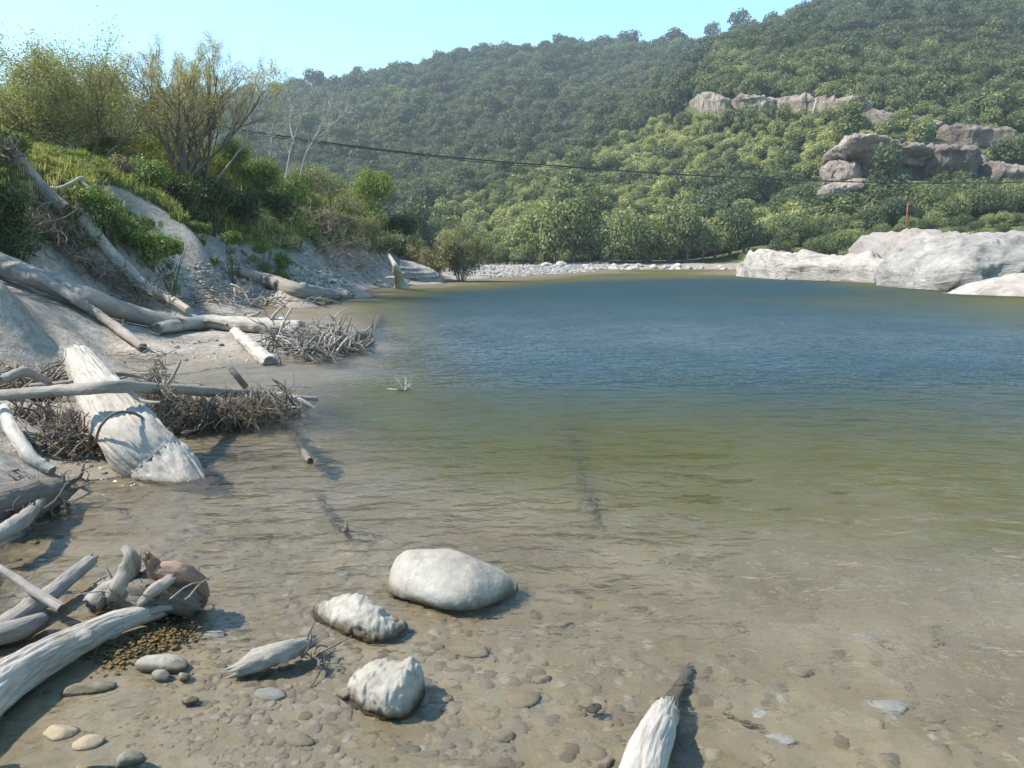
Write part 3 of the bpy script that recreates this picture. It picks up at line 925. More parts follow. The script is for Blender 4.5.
lrock('boulder', [st(381, 582, 588, .12), st(387, 563, 592, .28), st(405, 553, 600, .36), st(440, 554, 610, .40), st(470, 560, 611, .36), st(495, 570, 602, .26), st(512, 580, 592, .13), st(519, 586, 590, .05)],
      M['boulder'], 'large smooth pale boulder standing in the shallow water, biggest of the foreground rocks', 'boulder', ns=150, nr=96, e=.95, seed=3, amp=.030, freq=2.6, rough=.22)
lrock('rock', [st(301, 606, 608, .06), st(306, 602, 612, .12), st(322, 601, 623, .17), st(342, 598, 632, .19), st(362, 605, 637, .18), st(385, 616, 636, .13), st(402, 626, 630, .05)],
      M['boulder'], 'flat angular pale rock between the large boulder and the driftwood chunk', ns=130, nr=80, e=.9, seed=14, amp=.035, freq=4.5, rough=.3, block=.010)
lrock('rock', [st(335, 682, 688, .06), st(341, 676, 698, .13), st(358, 667, 708, .19), st(380, 661, 717, .22), (lambda s: s)(st(402, 660, 716, .2)), st(413, 668, 702, .12), st(418, 682, 692, .05)],
      M['boulder'], 'chunky rough white-topped rock nearest the camera in the shallows', ns=130, nr=80, e=.85, seed=25, amp=.03, freq=4.5, rough=.35, block=.010)
sr = [((162, 664), (.155, .075, .055), 1, .02, 'long low pale stone beside the brown algae mat'),
      ((161, 676), (.055, .04, .035), 2, .01, 'small rounded dark stone in front of the long low stone'),
      ((184, 677), (.035, .03, .03), 3, .008, 'small grey stone right of the rounded dark stone'),
      ((86, 690), (.16, .05, .035), 4, -.005, 'flat stone barely breaking the water below the curved log'),
      ((190, 702), (.045, .03, .03), 5, -.01, 'white pebble-sized stone awash below the small grey stone'),
      ((128, 762), (.075, .05, .05), 6, .0, 'wet round stone awash at the bottom edge of the picture'),
      ((594, 711), (.05, .04, .03), 7, -.03, 'bright white stone just under the water left of the splintered log'),
      ((607, 764), (.045, .035, .04), 8, .01, 'small black stone beside the foot of the splintered log'),
      ((345, 694), (.05, .04, .03), 9, .0, 'small pale stone touching the chunky rough rock'),
      ((60, 588), (.05, .04, .03), 10, .0, 'small stone between the two crossed sticks and the root stump')]
for (px, py), sc, sd_, z, lab in sr:
    p = wz(px, py, z)
    rock('stone', p, sc, sd_ + 80, M['boulder'] if sd_ != 8 else M['driftdark'], lab, 'stone', sub=3, rot=rng.uniform(-.4, .4))
cob = [(524, 710, .11), (440, 708, .07), (885, 725, .10), (655, 768, .08), (925, 735, .08), (668, 590, .15), (690, 596, .13), (860, 665, .10), (925, 668, .10), (800, 690, .08),
       (500, 745, .07), (470, 660, .14), (270, 700, .09), (300, 745, .08), (60, 735, .09), (90, 745, .08), (575, 722, .06), (780, 752, .07), (980, 745, .08), (560, 640, .08), (760, 620, .08), (990, 610, .09),
       (215, 640, .07), (540, 690, .06)]
for i, (px, py, r_) in enumerate(cob):
    p = g(px, py)
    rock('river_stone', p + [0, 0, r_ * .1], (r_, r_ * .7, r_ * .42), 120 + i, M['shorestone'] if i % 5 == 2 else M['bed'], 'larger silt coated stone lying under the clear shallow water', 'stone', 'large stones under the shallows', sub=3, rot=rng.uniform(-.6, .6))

# ------------------------------------------------------------------ rocks on the right bank
def st2(px, yt, yb, Y, hd, sink=0):
    return (pt(px, 250, Y)[0], Y, pt(px, yt, Y)[2], pt(px, yb, Y - hd * .6)[2] - sink, hd)
lrock('rock_ledge', [st(744, 270, 277.5, 3, -2), st(748, 256, 278, 4.5, -2), st(765, 250, 279.5, 6, -2), st(800, 252, 281, 7, -2), st(850, 255, 283.5, 7, -2), st(885, 258, 286, 7, -2), st(908, 262, 288, 5, -2), st(922, 268, 289, 3, -2)],
      M['ledge'], 'long low pale rock ledge along the far right waterline', 'rock ledge', ns=200, nr=90, e=.8, seed=31, amp=.7, freq=.22, strata=.22, sfreq=.8, rough=.22, block=.16)
lrock('rock_outcrop', [st2(907, 278, 300, 57, 3), st2(911, 266, 300, 57, 5), st2(920, 255, 300, 57, 6), st2(937, 246, 300, 57, 6.5), st2(960, 242, 300, 57, 6.5), st2(995, 240, 300, 56, 6.5), st2(1040, 238, 300, 55, 6.5), st2(1100, 239, 300, 54, 6), st2(1170, 245, 300, 54, 5)],
      M['greyrock'], 'big rounded grey boulder outcrop at the right edge above the pale slab', 'boulder', ns=200, nr=100, e=.75, seed=45, amp=.8, freq=.22, strata=0, sfreq=.8, overhang=0, rough=.3, block=.22)
lrock('rock_slab', [st(946, 293, 294, .8, -1.5), st(960, 288, 295, 2, -1.5), st(990, 281, 296.5, 3.2, -1.5), st(1030, 273, 298.5, 4, -1.5), st(1090, 268, 302, 4, -1.5), st(1180, 270, 306, 3, -1.5)],
      M['ledge'], 'smooth pale slab sloping into the water in front of the big grey boulder', 'rock slab', ns=150, nr=80, e=1.0, seed=52, amp=.35, freq=.5, rough=.3)
lrock('rock_mound', [st2(862, 262, 275, 84, 3), st2(870, 246, 275, 84, 5), st2(884, 236, 275, 83, 6), st2(905, 232, 275, 82, 7), st2(935, 233, 275, 80, 7), st2(960, 238, 275, 78, 6), st2(985, 243, 275, 76, 3)],
      M['mound'], 'brownish rock mound behind the pale ledge and left of the big grey boulder', 'rock', ns=140, nr=80, e=.85, seed=63, amp=.9, freq=.22, strata=.35, sfreq=.7, rough=.3, block=.25)

# ------------------------------------------------------------------ cliffs in the forest
def cl(px, yt, yb, dY=0, hd=5):
    p = g(px, (yt + yb) / 2, 0, 60); return st2(px, yt, yb, p[1] + dY, hd, 1.5)
cliffs = [
    ([(680, 104, 113), (690, 99, 118), (702, 98, 119), (714, 101, 117), (722, 105, 113)], 'cliffpale', 'small pale cliff patch at the left end of the upper cliff band', 6),
    ([(718, 103, 111), (732, 100, 113), (748, 100, 113), (764, 102, 112)], 'cliffpale', 'thin pale cliff strip just right of the leftmost cliff patch', 5),
    ([(758, 102, 111), (775, 99, 115), (795, 99, 118), (815, 101, 120), (838, 103, 119), (858, 107, 117)], 'cliffpale', 'pinkish pale cliff band above the light green scrub slope', 6),
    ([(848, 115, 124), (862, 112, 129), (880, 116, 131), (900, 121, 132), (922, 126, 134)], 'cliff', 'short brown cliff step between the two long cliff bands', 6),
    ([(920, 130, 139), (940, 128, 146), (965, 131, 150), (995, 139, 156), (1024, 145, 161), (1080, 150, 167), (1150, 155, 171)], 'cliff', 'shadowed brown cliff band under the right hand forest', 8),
    ([(955, 172, 182), (972, 167, 189), (995, 168, 191), (1024, 173, 193), (1080, 176, 195), (1150, 178, 197)], 'cliff', 'low broken cliff right of the big overhang, at the picture edge', 6)]
for pts_, mt, lab, hd in cliffs:
    lrock('cliff', [cl(a, b, c + 2, (5 if i_ in (0, len(pts_) - 1) else 0), hd * 1.3) for i_, (a, b, c) in enumerate(pts_)], M[mt], lab, 'cliff', ns=160, nr=70, e=.4, seed=len(lab), amp=1.5, freq=.13, strata=.9, sfreq=.3, rough=.4, overhang=.15, block=.5)
G_Y = g(900, 175, 0, 60)[1]
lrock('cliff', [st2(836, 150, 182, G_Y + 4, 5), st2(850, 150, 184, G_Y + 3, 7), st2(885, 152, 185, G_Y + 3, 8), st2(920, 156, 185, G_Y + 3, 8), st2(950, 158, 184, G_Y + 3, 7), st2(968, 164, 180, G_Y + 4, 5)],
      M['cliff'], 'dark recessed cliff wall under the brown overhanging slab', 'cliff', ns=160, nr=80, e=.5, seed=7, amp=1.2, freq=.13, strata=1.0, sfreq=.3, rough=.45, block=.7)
lrock('cliff_slab', [st2(826, 146, 153, G_Y - 3, 4), st2(836, 140, 156, G_Y - 4, 7), st2(858, 141, 160, G_Y - 5, 8), st2(882, 147, 163, G_Y - 5, 8), st2(905, 152, 164, G_Y - 4, 7), st2(922, 157, 165, G_Y - 3, 4)],
      M['cliffpale'], 'brown sloping slab overhanging the dark recessed cliff wall', 'cliff', ns=160, nr=80, e=.7, seed=17, amp=1.1, freq=.15, strata=.8, sfreq=.35, overhang=.5, rough=.4, block=.5)
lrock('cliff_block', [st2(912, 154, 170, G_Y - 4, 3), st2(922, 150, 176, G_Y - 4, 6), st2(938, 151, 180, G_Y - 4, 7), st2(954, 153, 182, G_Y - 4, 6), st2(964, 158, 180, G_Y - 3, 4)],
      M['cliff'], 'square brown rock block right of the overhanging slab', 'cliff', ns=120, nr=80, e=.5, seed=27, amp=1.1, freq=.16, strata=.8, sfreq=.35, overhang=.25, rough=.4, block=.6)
lrock('cliff_buttress', [st2(818, 166, 182, G_Y - 3, 3), st2(828, 160, 186, G_Y - 4, 5), st2(842, 163, 186, G_Y - 4, 5), st2(852, 170, 184, G_Y - 3, 3)],
      M['cliffpale'], 'pale rock buttress at the left foot of the overhanging slab', 'cliff', ns=100, nr=70, e=.7, seed=37, amp=1.0, freq=.16, rough=.4, block=.4)
lrock('rock_shelf', [st2(815, 190, 197, G_Y - 12, 2), st2(824, 185, 197, G_Y - 12, 4), st2(842, 181, 196, G_Y - 11, 6), st2(870, 180, 194, G_Y - 11, 6), st2(900, 182, 193, G_Y - 11, 5), st2(925, 184, 191, G_Y - 11, 3)],
      M['cliffpale'], 'pale sloping rock shelf at the foot of the large overhang', 'rock shelf', ns=140, nr=70, e=.8, seed=8, amp=1.2, freq=.15, rough=.5)
ccut = [(684, 96, 720, 114), (716, 97, 754, 109), (764, 97, 850, 113), (854, 113, 918, 131), (926, 128, 1060, 156), (832, 141, 962, 185), (962, 166, 1060, 188), (812, 176, 930, 197), (718, 99, 856, 111)]
p0 = g(811, 119, 0, 60); p1 = p0 + [1.2, 0, 6]
mb = MB(); tube(mb, [p0, (p0 + p1) / 2 + [.2, 0, 0], p1], [.35, .3, .15], 8); tag(mb.build('dead_trunk', M['driftwhite'], origin=p0), 'thin white dead trunk standing against the pinkish cliff band', 'dead tree')

CLIFF_TOP = [(840, 141), (851, 139), (868, 141), (880, 145), (893, 149), (905, 151), (917, 152), (930, 152), (944, 153), (955, 156)]
# ------------------------------------------------------------------ forest
def crown_proto(seed, n=9, leaves=900, size=.115, R0=1.0, H0=1.5, flat=.8, mat='forest', link=False):
    global rng
    keep_, rng = rng, np.random.default_rng(seed)
    mb = MB(); crown(mb, rand_lobes(n, R0, H0, seed, flat, .5), leaves, size, .8, .6, .3, -.6)
    rng = keep_
    return mb
protos = [crown_proto(300 + i, 12, 1900, .074, 1.0, H0).build('forest_crown', M['forest'], link=False) for i, H0 in enumerate((1.3, 1.5, 1.9, 1.4, 2.2, 1.6))]
PT, SC, RO, TI, IX, NEAR = [], [], [], [], [], []
Y = 157.0
while Y < 800:
    base = 3.0 if Y < 300 else 3.0 + (Y - 300) * .0070
    step = base * .95
    xs = np.arange(-.80 * Y, .80 * Y, base * 1.25)
    xs = xs[(xs / Y > -.62 if Y > 300 else xs / Y > -.42)]
    xs = xs + rng.uniform(-.5, .5, len(xs)) * base
    ys = Y + rng.uniform(-.5, .5, len(xs)) * step
    zs = h(xs, ys)
    px, py = proj(np.stack([xs, ys, zs + base * .6], 1))
    big = fbm(np.stack([xs, ys, xs * 0], 1) * .02, 3, 90); fine = fbm(np.stack([xs, ys, xs * 0], 1) * .09, 2, 91)
    for k in range(len(xs)):
        if zs[k] < .6 or px[k] > 1090 or px[k] < -60: continue
        cut = False
        for (a, b, c, d) in ccut:
            if a < px[k] < c and b - 1 < py[k] < d and ys[k] < 330: cut = True; break
        if cut: continue
        # zones
        q = px[k]; v = py[k]
        light = (q > 430) and (v > 112 + max(0, 690 - q) * .40) and ys[k] < 330
        terrace = 175 < v < 215 and q > 700
        if terrace: tint = .12 + .2 * rng.random(); s = base * rng.uniform(.9, 1.35)
        elif light and q < 870: tint = np.clip(.70 + .35 * fine[k] + .25 * big[k] + rng.normal() * .15, .25, 1); s = base * rng.uniform(.5, 1.15)
        elif q > 700 and ys[k] < 420 and v > 60: tint = np.clip(.42 + .4 * big[k] + rng.normal() * .14, .1, .85); s = base * rng.uniform(.8, 1.45)
        elif q > 700: tint = np.clip(.16 + .25 * big[k] + rng.normal() * .08, .02, .5); s = base * rng.uniform(.9, 1.6)
        else: tint = np.clip(.13 + .35 * big[k] + rng.normal() * .09, .0, .6); s = base * rng.uniform(.75, 1.4)
        rr_ = rng.random()
        if rr_ < .05: s *= 1.45; tint *= .45
        elif rr_ < .13: continue
        elif rr_ < .25: s *= .6; tint = min(1, tint * 1.3)
        rec = ((float(xs[k]), float(ys[k]), float(zs[k]) - .2), float(s), float(tint))
        NEAR.append(rec)
        if light and q < 870:
            for _ in range(1):
                ex, ey = float(xs[k] + rng.uniform(-.7, .7) * base), float(ys[k] - rng.uniform(.2, .8) * base)
                NEAR.append(((ex, ey, h1(ex, ey) - .1), float(base * rng.uniform(.3, .65)), float(np.clip(tint + rng.normal() * .25, .1, 1))))
    Y += step
NEAR.sort(key=lambda r: r[0][1])
n_ind = 110
IND, REST = NEAR[:n_ind], NEAR[n_ind:]
n = len(REST)
s_ = np.array([r[1] for r in REST])
scatter('hill_forest', protos, [r[0] for r in REST], np.stack([s_ * rng.uniform(.9, 1.15, n), s_, s_ * rng.uniform(.8, 1.25, n)], 1), rnd_rot(n, .08), [r[2] for r in REST], rng.integers(0, len(protos), n),
        'dense evergreen forest and light green scrub covering the hills', 'forest')

# individual trees along the far bank: crown on a short trunk
def tproto(seed, H0, leaves=4600, size=.045):
    mb = crown_proto(seed, 13, leaves, size, 1.0, H0, .85)
    mb.V = [v + np.array([0, 0, .10]) for v in mb.V]
    cme = mb.mesh('crown', M['fartree'])
    tb = MB(); P = wiggle((0, 0, -.1), (rng.normal() * .1, 0, 1), .9 + H0 * .4, 7, .3); tube(tb, P, np.linspace(.075, .03, 7), 7)
    for q in range(3): tube(tb, wiggle(P[3 + q // 2], (rng.normal(), rng.normal(), 1.2), .6, 5, .5), np.linspace(.04, .015, 5), 5)
    return cme, tb.mesh('trunk', M['bark'])
TP = [tproto(400 + i, H0) for i, H0 in enumerate((1.2, 1.4, 1.1, 1.6, 1.3))]
def bank_tree(p, s, hs, label, group, k):
    o = empty('evergreen_tree', p, label, 'tree', group); o.scale = (s, s, s * hs); o.rotation_euler = (0, 0, rng.random() * 6.28)
    for nm, me in (('crown', TP[k][0]), ('trunk', TP[k][1])):
        c = bpy.data.objects.new(nm, me); COL.objects.link(c); c.parent = o
for (p, s, t_) in IND:
    bank_tree(p, s * 1.05, rng.uniform(.85, 1.2), 'low rounded evergreen in the thicket behind the front row of far bank trees', 'evergreens in the thicket behind the far bank', int(rng.integers(5)))
# front row above the stony shore
q = 482.0
while q < 752:
    big = 528 < q < 745
    p = onY(q, rng.uniform(144.5, 150)); s = rng.uniform(3.9, 5.2) if big else rng.uniform(1.8, 3.0)
    bank_tree(p, s, rng.uniform(1.15, 1.55), 'tall rounded evergreen in the front row above the stony far shore', 'front row of trees along the far shore', int(rng.integers(5)))
    q += rng.uniform(11, 17) * s / 4.2
q = 750.0
while q < 1100:
    for Yq, s0, s1, lab, grp in ((128, 1.8, 2.8, 'light green bushy tree just behind the right bank rocks', 'bushy trees behind the right bank rocks'),
                                 (143, 1.6, 2.5, 'mid green bushy tree on the flat below the dark hedge of trees', 'bushy trees on the flat below the dark hedge')):
        if q > 860 and Yq == 128: Yq = 118; s0 = 1.0; s1 = 1.7
        bank_tree(onY(q + rng.uniform(-5, 5), Yq + rng.uniform(-4, 4)), rng.uniform(s0, s1), rng.uniform(.8, 1.1), lab, grp, int(rng.integers(5)))
    q += rng.uniform(12, 19)
q = 690.0
while q < 1095:
    bank_tree(onY(q, 160 + rng.uniform(-2, 2)), rng.uniform(2.4, 3.3) * (.72 if 805 < q < 935 else 1), rng.uniform(.95, 1.15), 'dark evergreen in the hedge-like row below the cliffs', 'dark hedge of trees below the cliffs', int(rng.integers(5)))
    q += rng.uniform(9, 13)

for i, (a, b) in enumerate(CLIFF_TOP):
    bank_tree(pt(a + rng.uniform(-3, 3), b + 3, G_Y - 1 + rng.uniform(-3, 1)), rng.uniform(1.2, 2.2), .8, 'low bush rooted on the upper edge of the large overhanging cliff', 'bushes on the edge of the large overhang', i % 5)
# boulders along the far shore
for i in range(44):
    q = rng.uniform(592, 748) if i < 34 else rng.uniform(540, 600)
    Yq = rng.uniform(134.5, 141); r_ = rng.uniform(.3, .9) * (1.5 if i % 7 == 0 else 1)
    rock('shore_boulder', onY(q, Yq, r_ * .15), (r_, r_ * .8, r_ * .6), 200 + i, M['shorestone'], 'pale boulder on the stony shore below the front row of trees', 'boulder', 'boulders along the far shore', sub=3, rot=rng.random() * 3)

# red post and cable
p0 = onY(904, 116); p1 = np.array([p0[0], p0[1], pt(904, 203, 116)[2]])
mb = MB(); tube(mb, [p0 - [0, 0, .3], (p0 + p1) / 2, p1], [.10, .10, .09], 10)
tag(mb.build('marker_post', M['rust'], origin=p0), 'thin rusty red post standing above the right bank rocks', 'post')
A = pt(135, 112, 60)[:2]; B = pt(1160, 180, 150)[:2]
ks = [(135, 105), (222, 126.5), (275, 135), (330, 143), (390, 150.5), (450, 157), (510, 162.5), (560, 166), (620, 170.5), (680, 174.5), (740, 177.5), (800, 180), (860, 182), (920, 183), (980, 182.7), (1024, 182), (1160, 177)]
Pc = []
for a, b in ks:
    tq = pt(a, b, 1.0)[0]                      # x / y of that line of sight
    uu = (tq * A[1] - A[0]) / ((B[0] - A[0]) - tq * (B[1] - A[1]))
    Yq = A[1] + uu * (B[1] - A[1]); Pc.append(pt(a, b, Yq))
Pc = smooth_path(Pc, 120)
mb = MB(); tube(mb, Pc, np.linspace(.055, .095, 120), 6)
cb = empty('overhead_cable', Pc[0], 'dark sagging cable strung across the river valley', 'cable')
mb.build('cable_strand', M['cable'], cb)
mb = MB(); k2 = Pc[:55].copy(); k2[:, 2] -= .16 + .05 * np.sin(np.linspace(0, 9, 55)); k2[-1] = Pc[54]; tube(mb, k2, np.full(55, .03), 5)
mb.build('lower_strand', M['cable'], cb)
e0 = Pc[0]; gz = h1(e0[0], e0[1]); mb = MB(); tube(mb, [(e0[0], e0[1], gz - .3), (e0[0], e0[1], e0[2] + .3)], [.15, .12], 10); 
tag(mb.build('cable_pole', M['bark'], origin=(e0[0], e0[1], gz)), 'wooden pole among the willows that holds the cable end', 'pole')

# ------------------------------------------------------------------ willows and bare trees on the left bank
def grow(mbB, leafpts, p, d, L, r, lvl, maxl, kids, curl, up, shrink=.5, minr=.006):
    k = 8
    P = wiggle(p, d, L, k, curl, droop=-up)
    tube(mbB, P, r * np.linspace(1, .35, k), 6 if lvl == 0 else (5 if lvl == 1 else 4), cap=False)
    if lvl >= maxl:
        leafpts.append(P[1:]); return
    if lvl == maxl - 1: leafpts.append(P[4:])
    m = kids[lvl]
    for i in range(m):
        f = .22 + .78 * (i + rng.random()) / m
        j = f * (k - 1); a = int(min(j, k - 2)); q = P[a] + (P[a + 1] - P[a]) * (j - a)
        t = P[a + 1] - P[a]; t /= np.linalg.norm(t)
        s = rng.normal(size=3); s -= t * np.dot(s, t); s /= np.linalg.norm(s) + 1e-9
        dd = t * rng.uniform(.7, 1.1) + s * rng.uniform(.35, .8)
        grow(mbB, leafpts, q, dd, L * shrink * rng.uniform(.7, 1.2) * (1.15 - .4 * f), max(minr, r * .45 * (1 - .4 * f)), lvl + 1, maxl, kids, curl, up, shrink, minr)

def tree(name, base, H, dirs, r, kids, leafmat, nper, lsize, label, cat='tree', group=None, curl=.5, up=.35, shrink=.5, barkmat='bark', maxl=2, spreadleaf=.10, aspect=.33):
    o = empty(name, base, label, cat, group)
    mbB, mbL, lp = MB(), MB(), []
    for d in dirs:
        d = np.array(d, float); Lf = d[2] if len(d) == 3 else 1
        dd = np.array([d[0], d[1], 1.0]); 
        grow(mbB, lp, np.array(base) + [d[0] * .12, d[1] * .12, -.15], dd, H * Lf, r * rng.uniform(.7, 1.1), 0, maxl, kids, curl, up, shrink)
    mbB.build('trunk', M[barkmat], o)
    if leafmat:
        C_ = []
        for P in lp:
            j = rng.uniform(0, len(P) - 1.001, nper); a = j.astype(int)
            C_.append(P[a] + (P[a + 1] - P[a]) * (j - a)[:, None] + rng.normal(size=(nper, 3)) * spreadleaf)
        C_ = np.concatenate(C_)
        leafquads(mbL, C_, np.tile([0, 0, .6], (len(C_), 1)), lsize, aspect, 1.0, tip=np.array([0, 0, .2]))
        mbL.build('crown', M[leafmat], o)
    return o

def fan(n, sx, lo=.85, hi=1.05):
    return [(rng.uniform(-1, 1) * sx if n < 3 else (-1 + 2 * i / (n - 1)) * sx + rng.normal() * .06, rng.normal() * sx * .6, rng.uniform(lo, hi)) for i in range(n)]

b = onY(190, 42)
tree('willow_tree', b, 5.3, [(dx + .13, dy, l_) for dx, dy, l_ in fan(9, .88, .85, 1.05)], .115, (8, 6, 4), 'willowdry', 26, .040, 'tall open willow with thin brownish foliage and many visible branches', curl=.4, up=.55, spreadleaf=.10, maxl=3, shrink=.52)
b = onY(207, 43)
tree('willow_tree', b, 4.6, fan(4, .35), .08, (6, 5, 3), 'willowdry', 8, .052, 'slim willow stems growing close to the right of the tall open willow', curl=.45, up=.5, spreadleaf=.12, maxl=3)
for px, Y, H, n_, lab in [(92, 40, 4.1, 9, 'dense olive willow next to the tall open willow'),
                          (50, 41, 4.4, 10, 'dense olive willow in the middle of the left clump'),
                          (2, 42, 4.2, 9, 'dense olive willow cut off by the left picture edge'),
                          (128, 47, 3.5, 9, 'greenish willow standing back between the dense and the open willows'),
                          (70, 52, 5.3, 10, 'pale olive willow showing over the top of the left clump')]:
    tree('willow_tree', onY(px, Y), H, fan(n_, 1.0, .85, 1.15), .08, (8, 7), 'willow', 42, .060, lab, curl=.5, up=.35, spreadleaf=.28, aspect=.42)
tree('willow_tree', onY(-185, 21), 4.4, fan(8, .7), .12, (7, 6), 'willow', 90, .045, 'willow at the top of the left bank that shades the silt mound', curl=.5, up=.35, spreadleaf=.25, aspect=.5)
# bare pale trees
def bare(paths, Y, r0, label, leaf=None):
    base = None; mbB = MB(); lp = []
    for pth in paths:
        P = np.array([pt(a, b_, Y + dy) for a, b_, dy in pth]);
        if base is None: base = onY(pth[0][0], Y); P[0] = base - [0, 0, .2]
        P = smooth_path(P, 16); tube(mbB, P, np.linspace(r0, r0 * .22, 16), 6); r0 *= .8
        for i in range(5, 16):
            for _ in range(1 if rng.random() < .8 else 2):
                t = P[min(i + 1, 15)] - P[i - 1]; t /= np.linalg.norm(t)
                d = t + rng.normal(size=3) * .55
                L = rng.uniform(.6, 1.6); Q = wiggle(P[i], d, L, 7, .7, droop=-.25); tube(mbB, Q, .022 * np.linspace(1, .3, 7), 4, cap=False)
                for s_ in range(4):
                    j = rng.integers(1, 6); Q2 = wiggle(Q[j], Q[j + 1] - Q[j] + rng.normal(size=3) * .12, L * .5, 5, .8, droop=-.2); tube(mbB, Q2, .012 * np.linspace(1, .4, 5), 3, cap=False)
                    lp.append(Q2)
    o = empty('bare_tree', base, label, 'tree')
    mbB.build('trunk', M['barkpale'], o)
    if leaf:
        C_ = np.concatenate([p[1:] for p in lp]); C_ = C_[C_[:, 2] > np.quantile(C_[:, 2], leaf)]; C_ = np.repeat(C_, 6, 0) + rng.normal(size=(len(C_) * 6, 3)) * .15
        ml = MB(); leafquads(ml, C_, np.tile([0, 0, .6], (len(C_), 1)), .055, .4, 1.0); ml.build('crown', M['willowdry'], o)
bare([[(216, 181, 0), (232, 160, 0), (245, 140, 0), (250, 122, 0), (262, 98, 0)], [(245, 140, 0), (236, 120, .5), (228, 104, .6)]], 44, .06, 'thin leaning bare trunk right beside the tall open willow')
bare([[(269, 182, 0), (270, 160, 0), (272, 135, 0), (276, 96, 0), (272, 72, 0)], [(272, 120, 0), (262, 100, 0), (256, 84, .4)]], 50, .075, 'slender upright tree with a small tuft of yellow leaves on top', .45)
bare([[(283, 186, 0), (288, 165, 0), (293, 141, 0), (300, 122, 0), (308, 104, 0)], [(293, 141, 0), (290, 118, .5), (296, 96, .4)]], 52, .07, 'pale bare tree in the middle of the leafless group')
bare([[(294, 186, 0), (304, 160, 0), (313, 141, 0), (328, 112, 0), (334, 98, 0)], [(313, 141, 0), (330, 128, .2), (348, 108, .5)]], 54, .065, 'pale bare tree leaning right, outermost of the leafless group')

# ------------------------------------------------------------------ shrubs
def shrub(px, py, Y, rad, mat, label, group=None, leaves=1500, size=.07, hfac=.9, stems=5, seed=None, aspect=.6, nl=9, name='shrub', cat='shrub'):
    """foliage centred on a line of sight at distance Y, stems down to the ground"""
    c = pt(px, py, Y); gz = h1(c[0], c[1]); base = np.array([c[0], c[1], gz])
    o = empty(name, base, label, cat, group)
    H = max((c[2] - gz) + rad * hfac, rad * .8)
    mb = MB(); L = rand_lobes(nl, rad * 1.1, rad * 1.9, seed or int(px * 7 + py), .9, .55)
    zb_ = max(c[2] - rad * .95, gz)
    L = [(np.array(cc) + np.array([c[0], c[1], zb_]), rr) for cc, rr in L]
    if zb_ > gz + rad * .3: L += [((c[0] + rng.normal() * rad * .3, c[1] + rng.normal() * rad * .3, gz + f_ * (zb_ - gz)), (rad * .6, rad * .6, rad * .5)) for f_ in (.3, .6, .9)]
    crown(mb, L, int(leaves * 1.8), size, aspect, .8, .5, -.8)
    mb.build('foliage', M[mat], o)
    if stems:
        sb = MB()
        for i in range(stems):
            a = rng.random() * 6.28; tube(sb, wiggle(base - [0, 0, .1], (math.cos(a) * .5, math.sin(a) * .5, 1.2), H * .9, 7, .5), np.linspace(.03, .008, 7) * max(1, rad), 5)
        sb.build('stem', M['bark'], o)
    return o
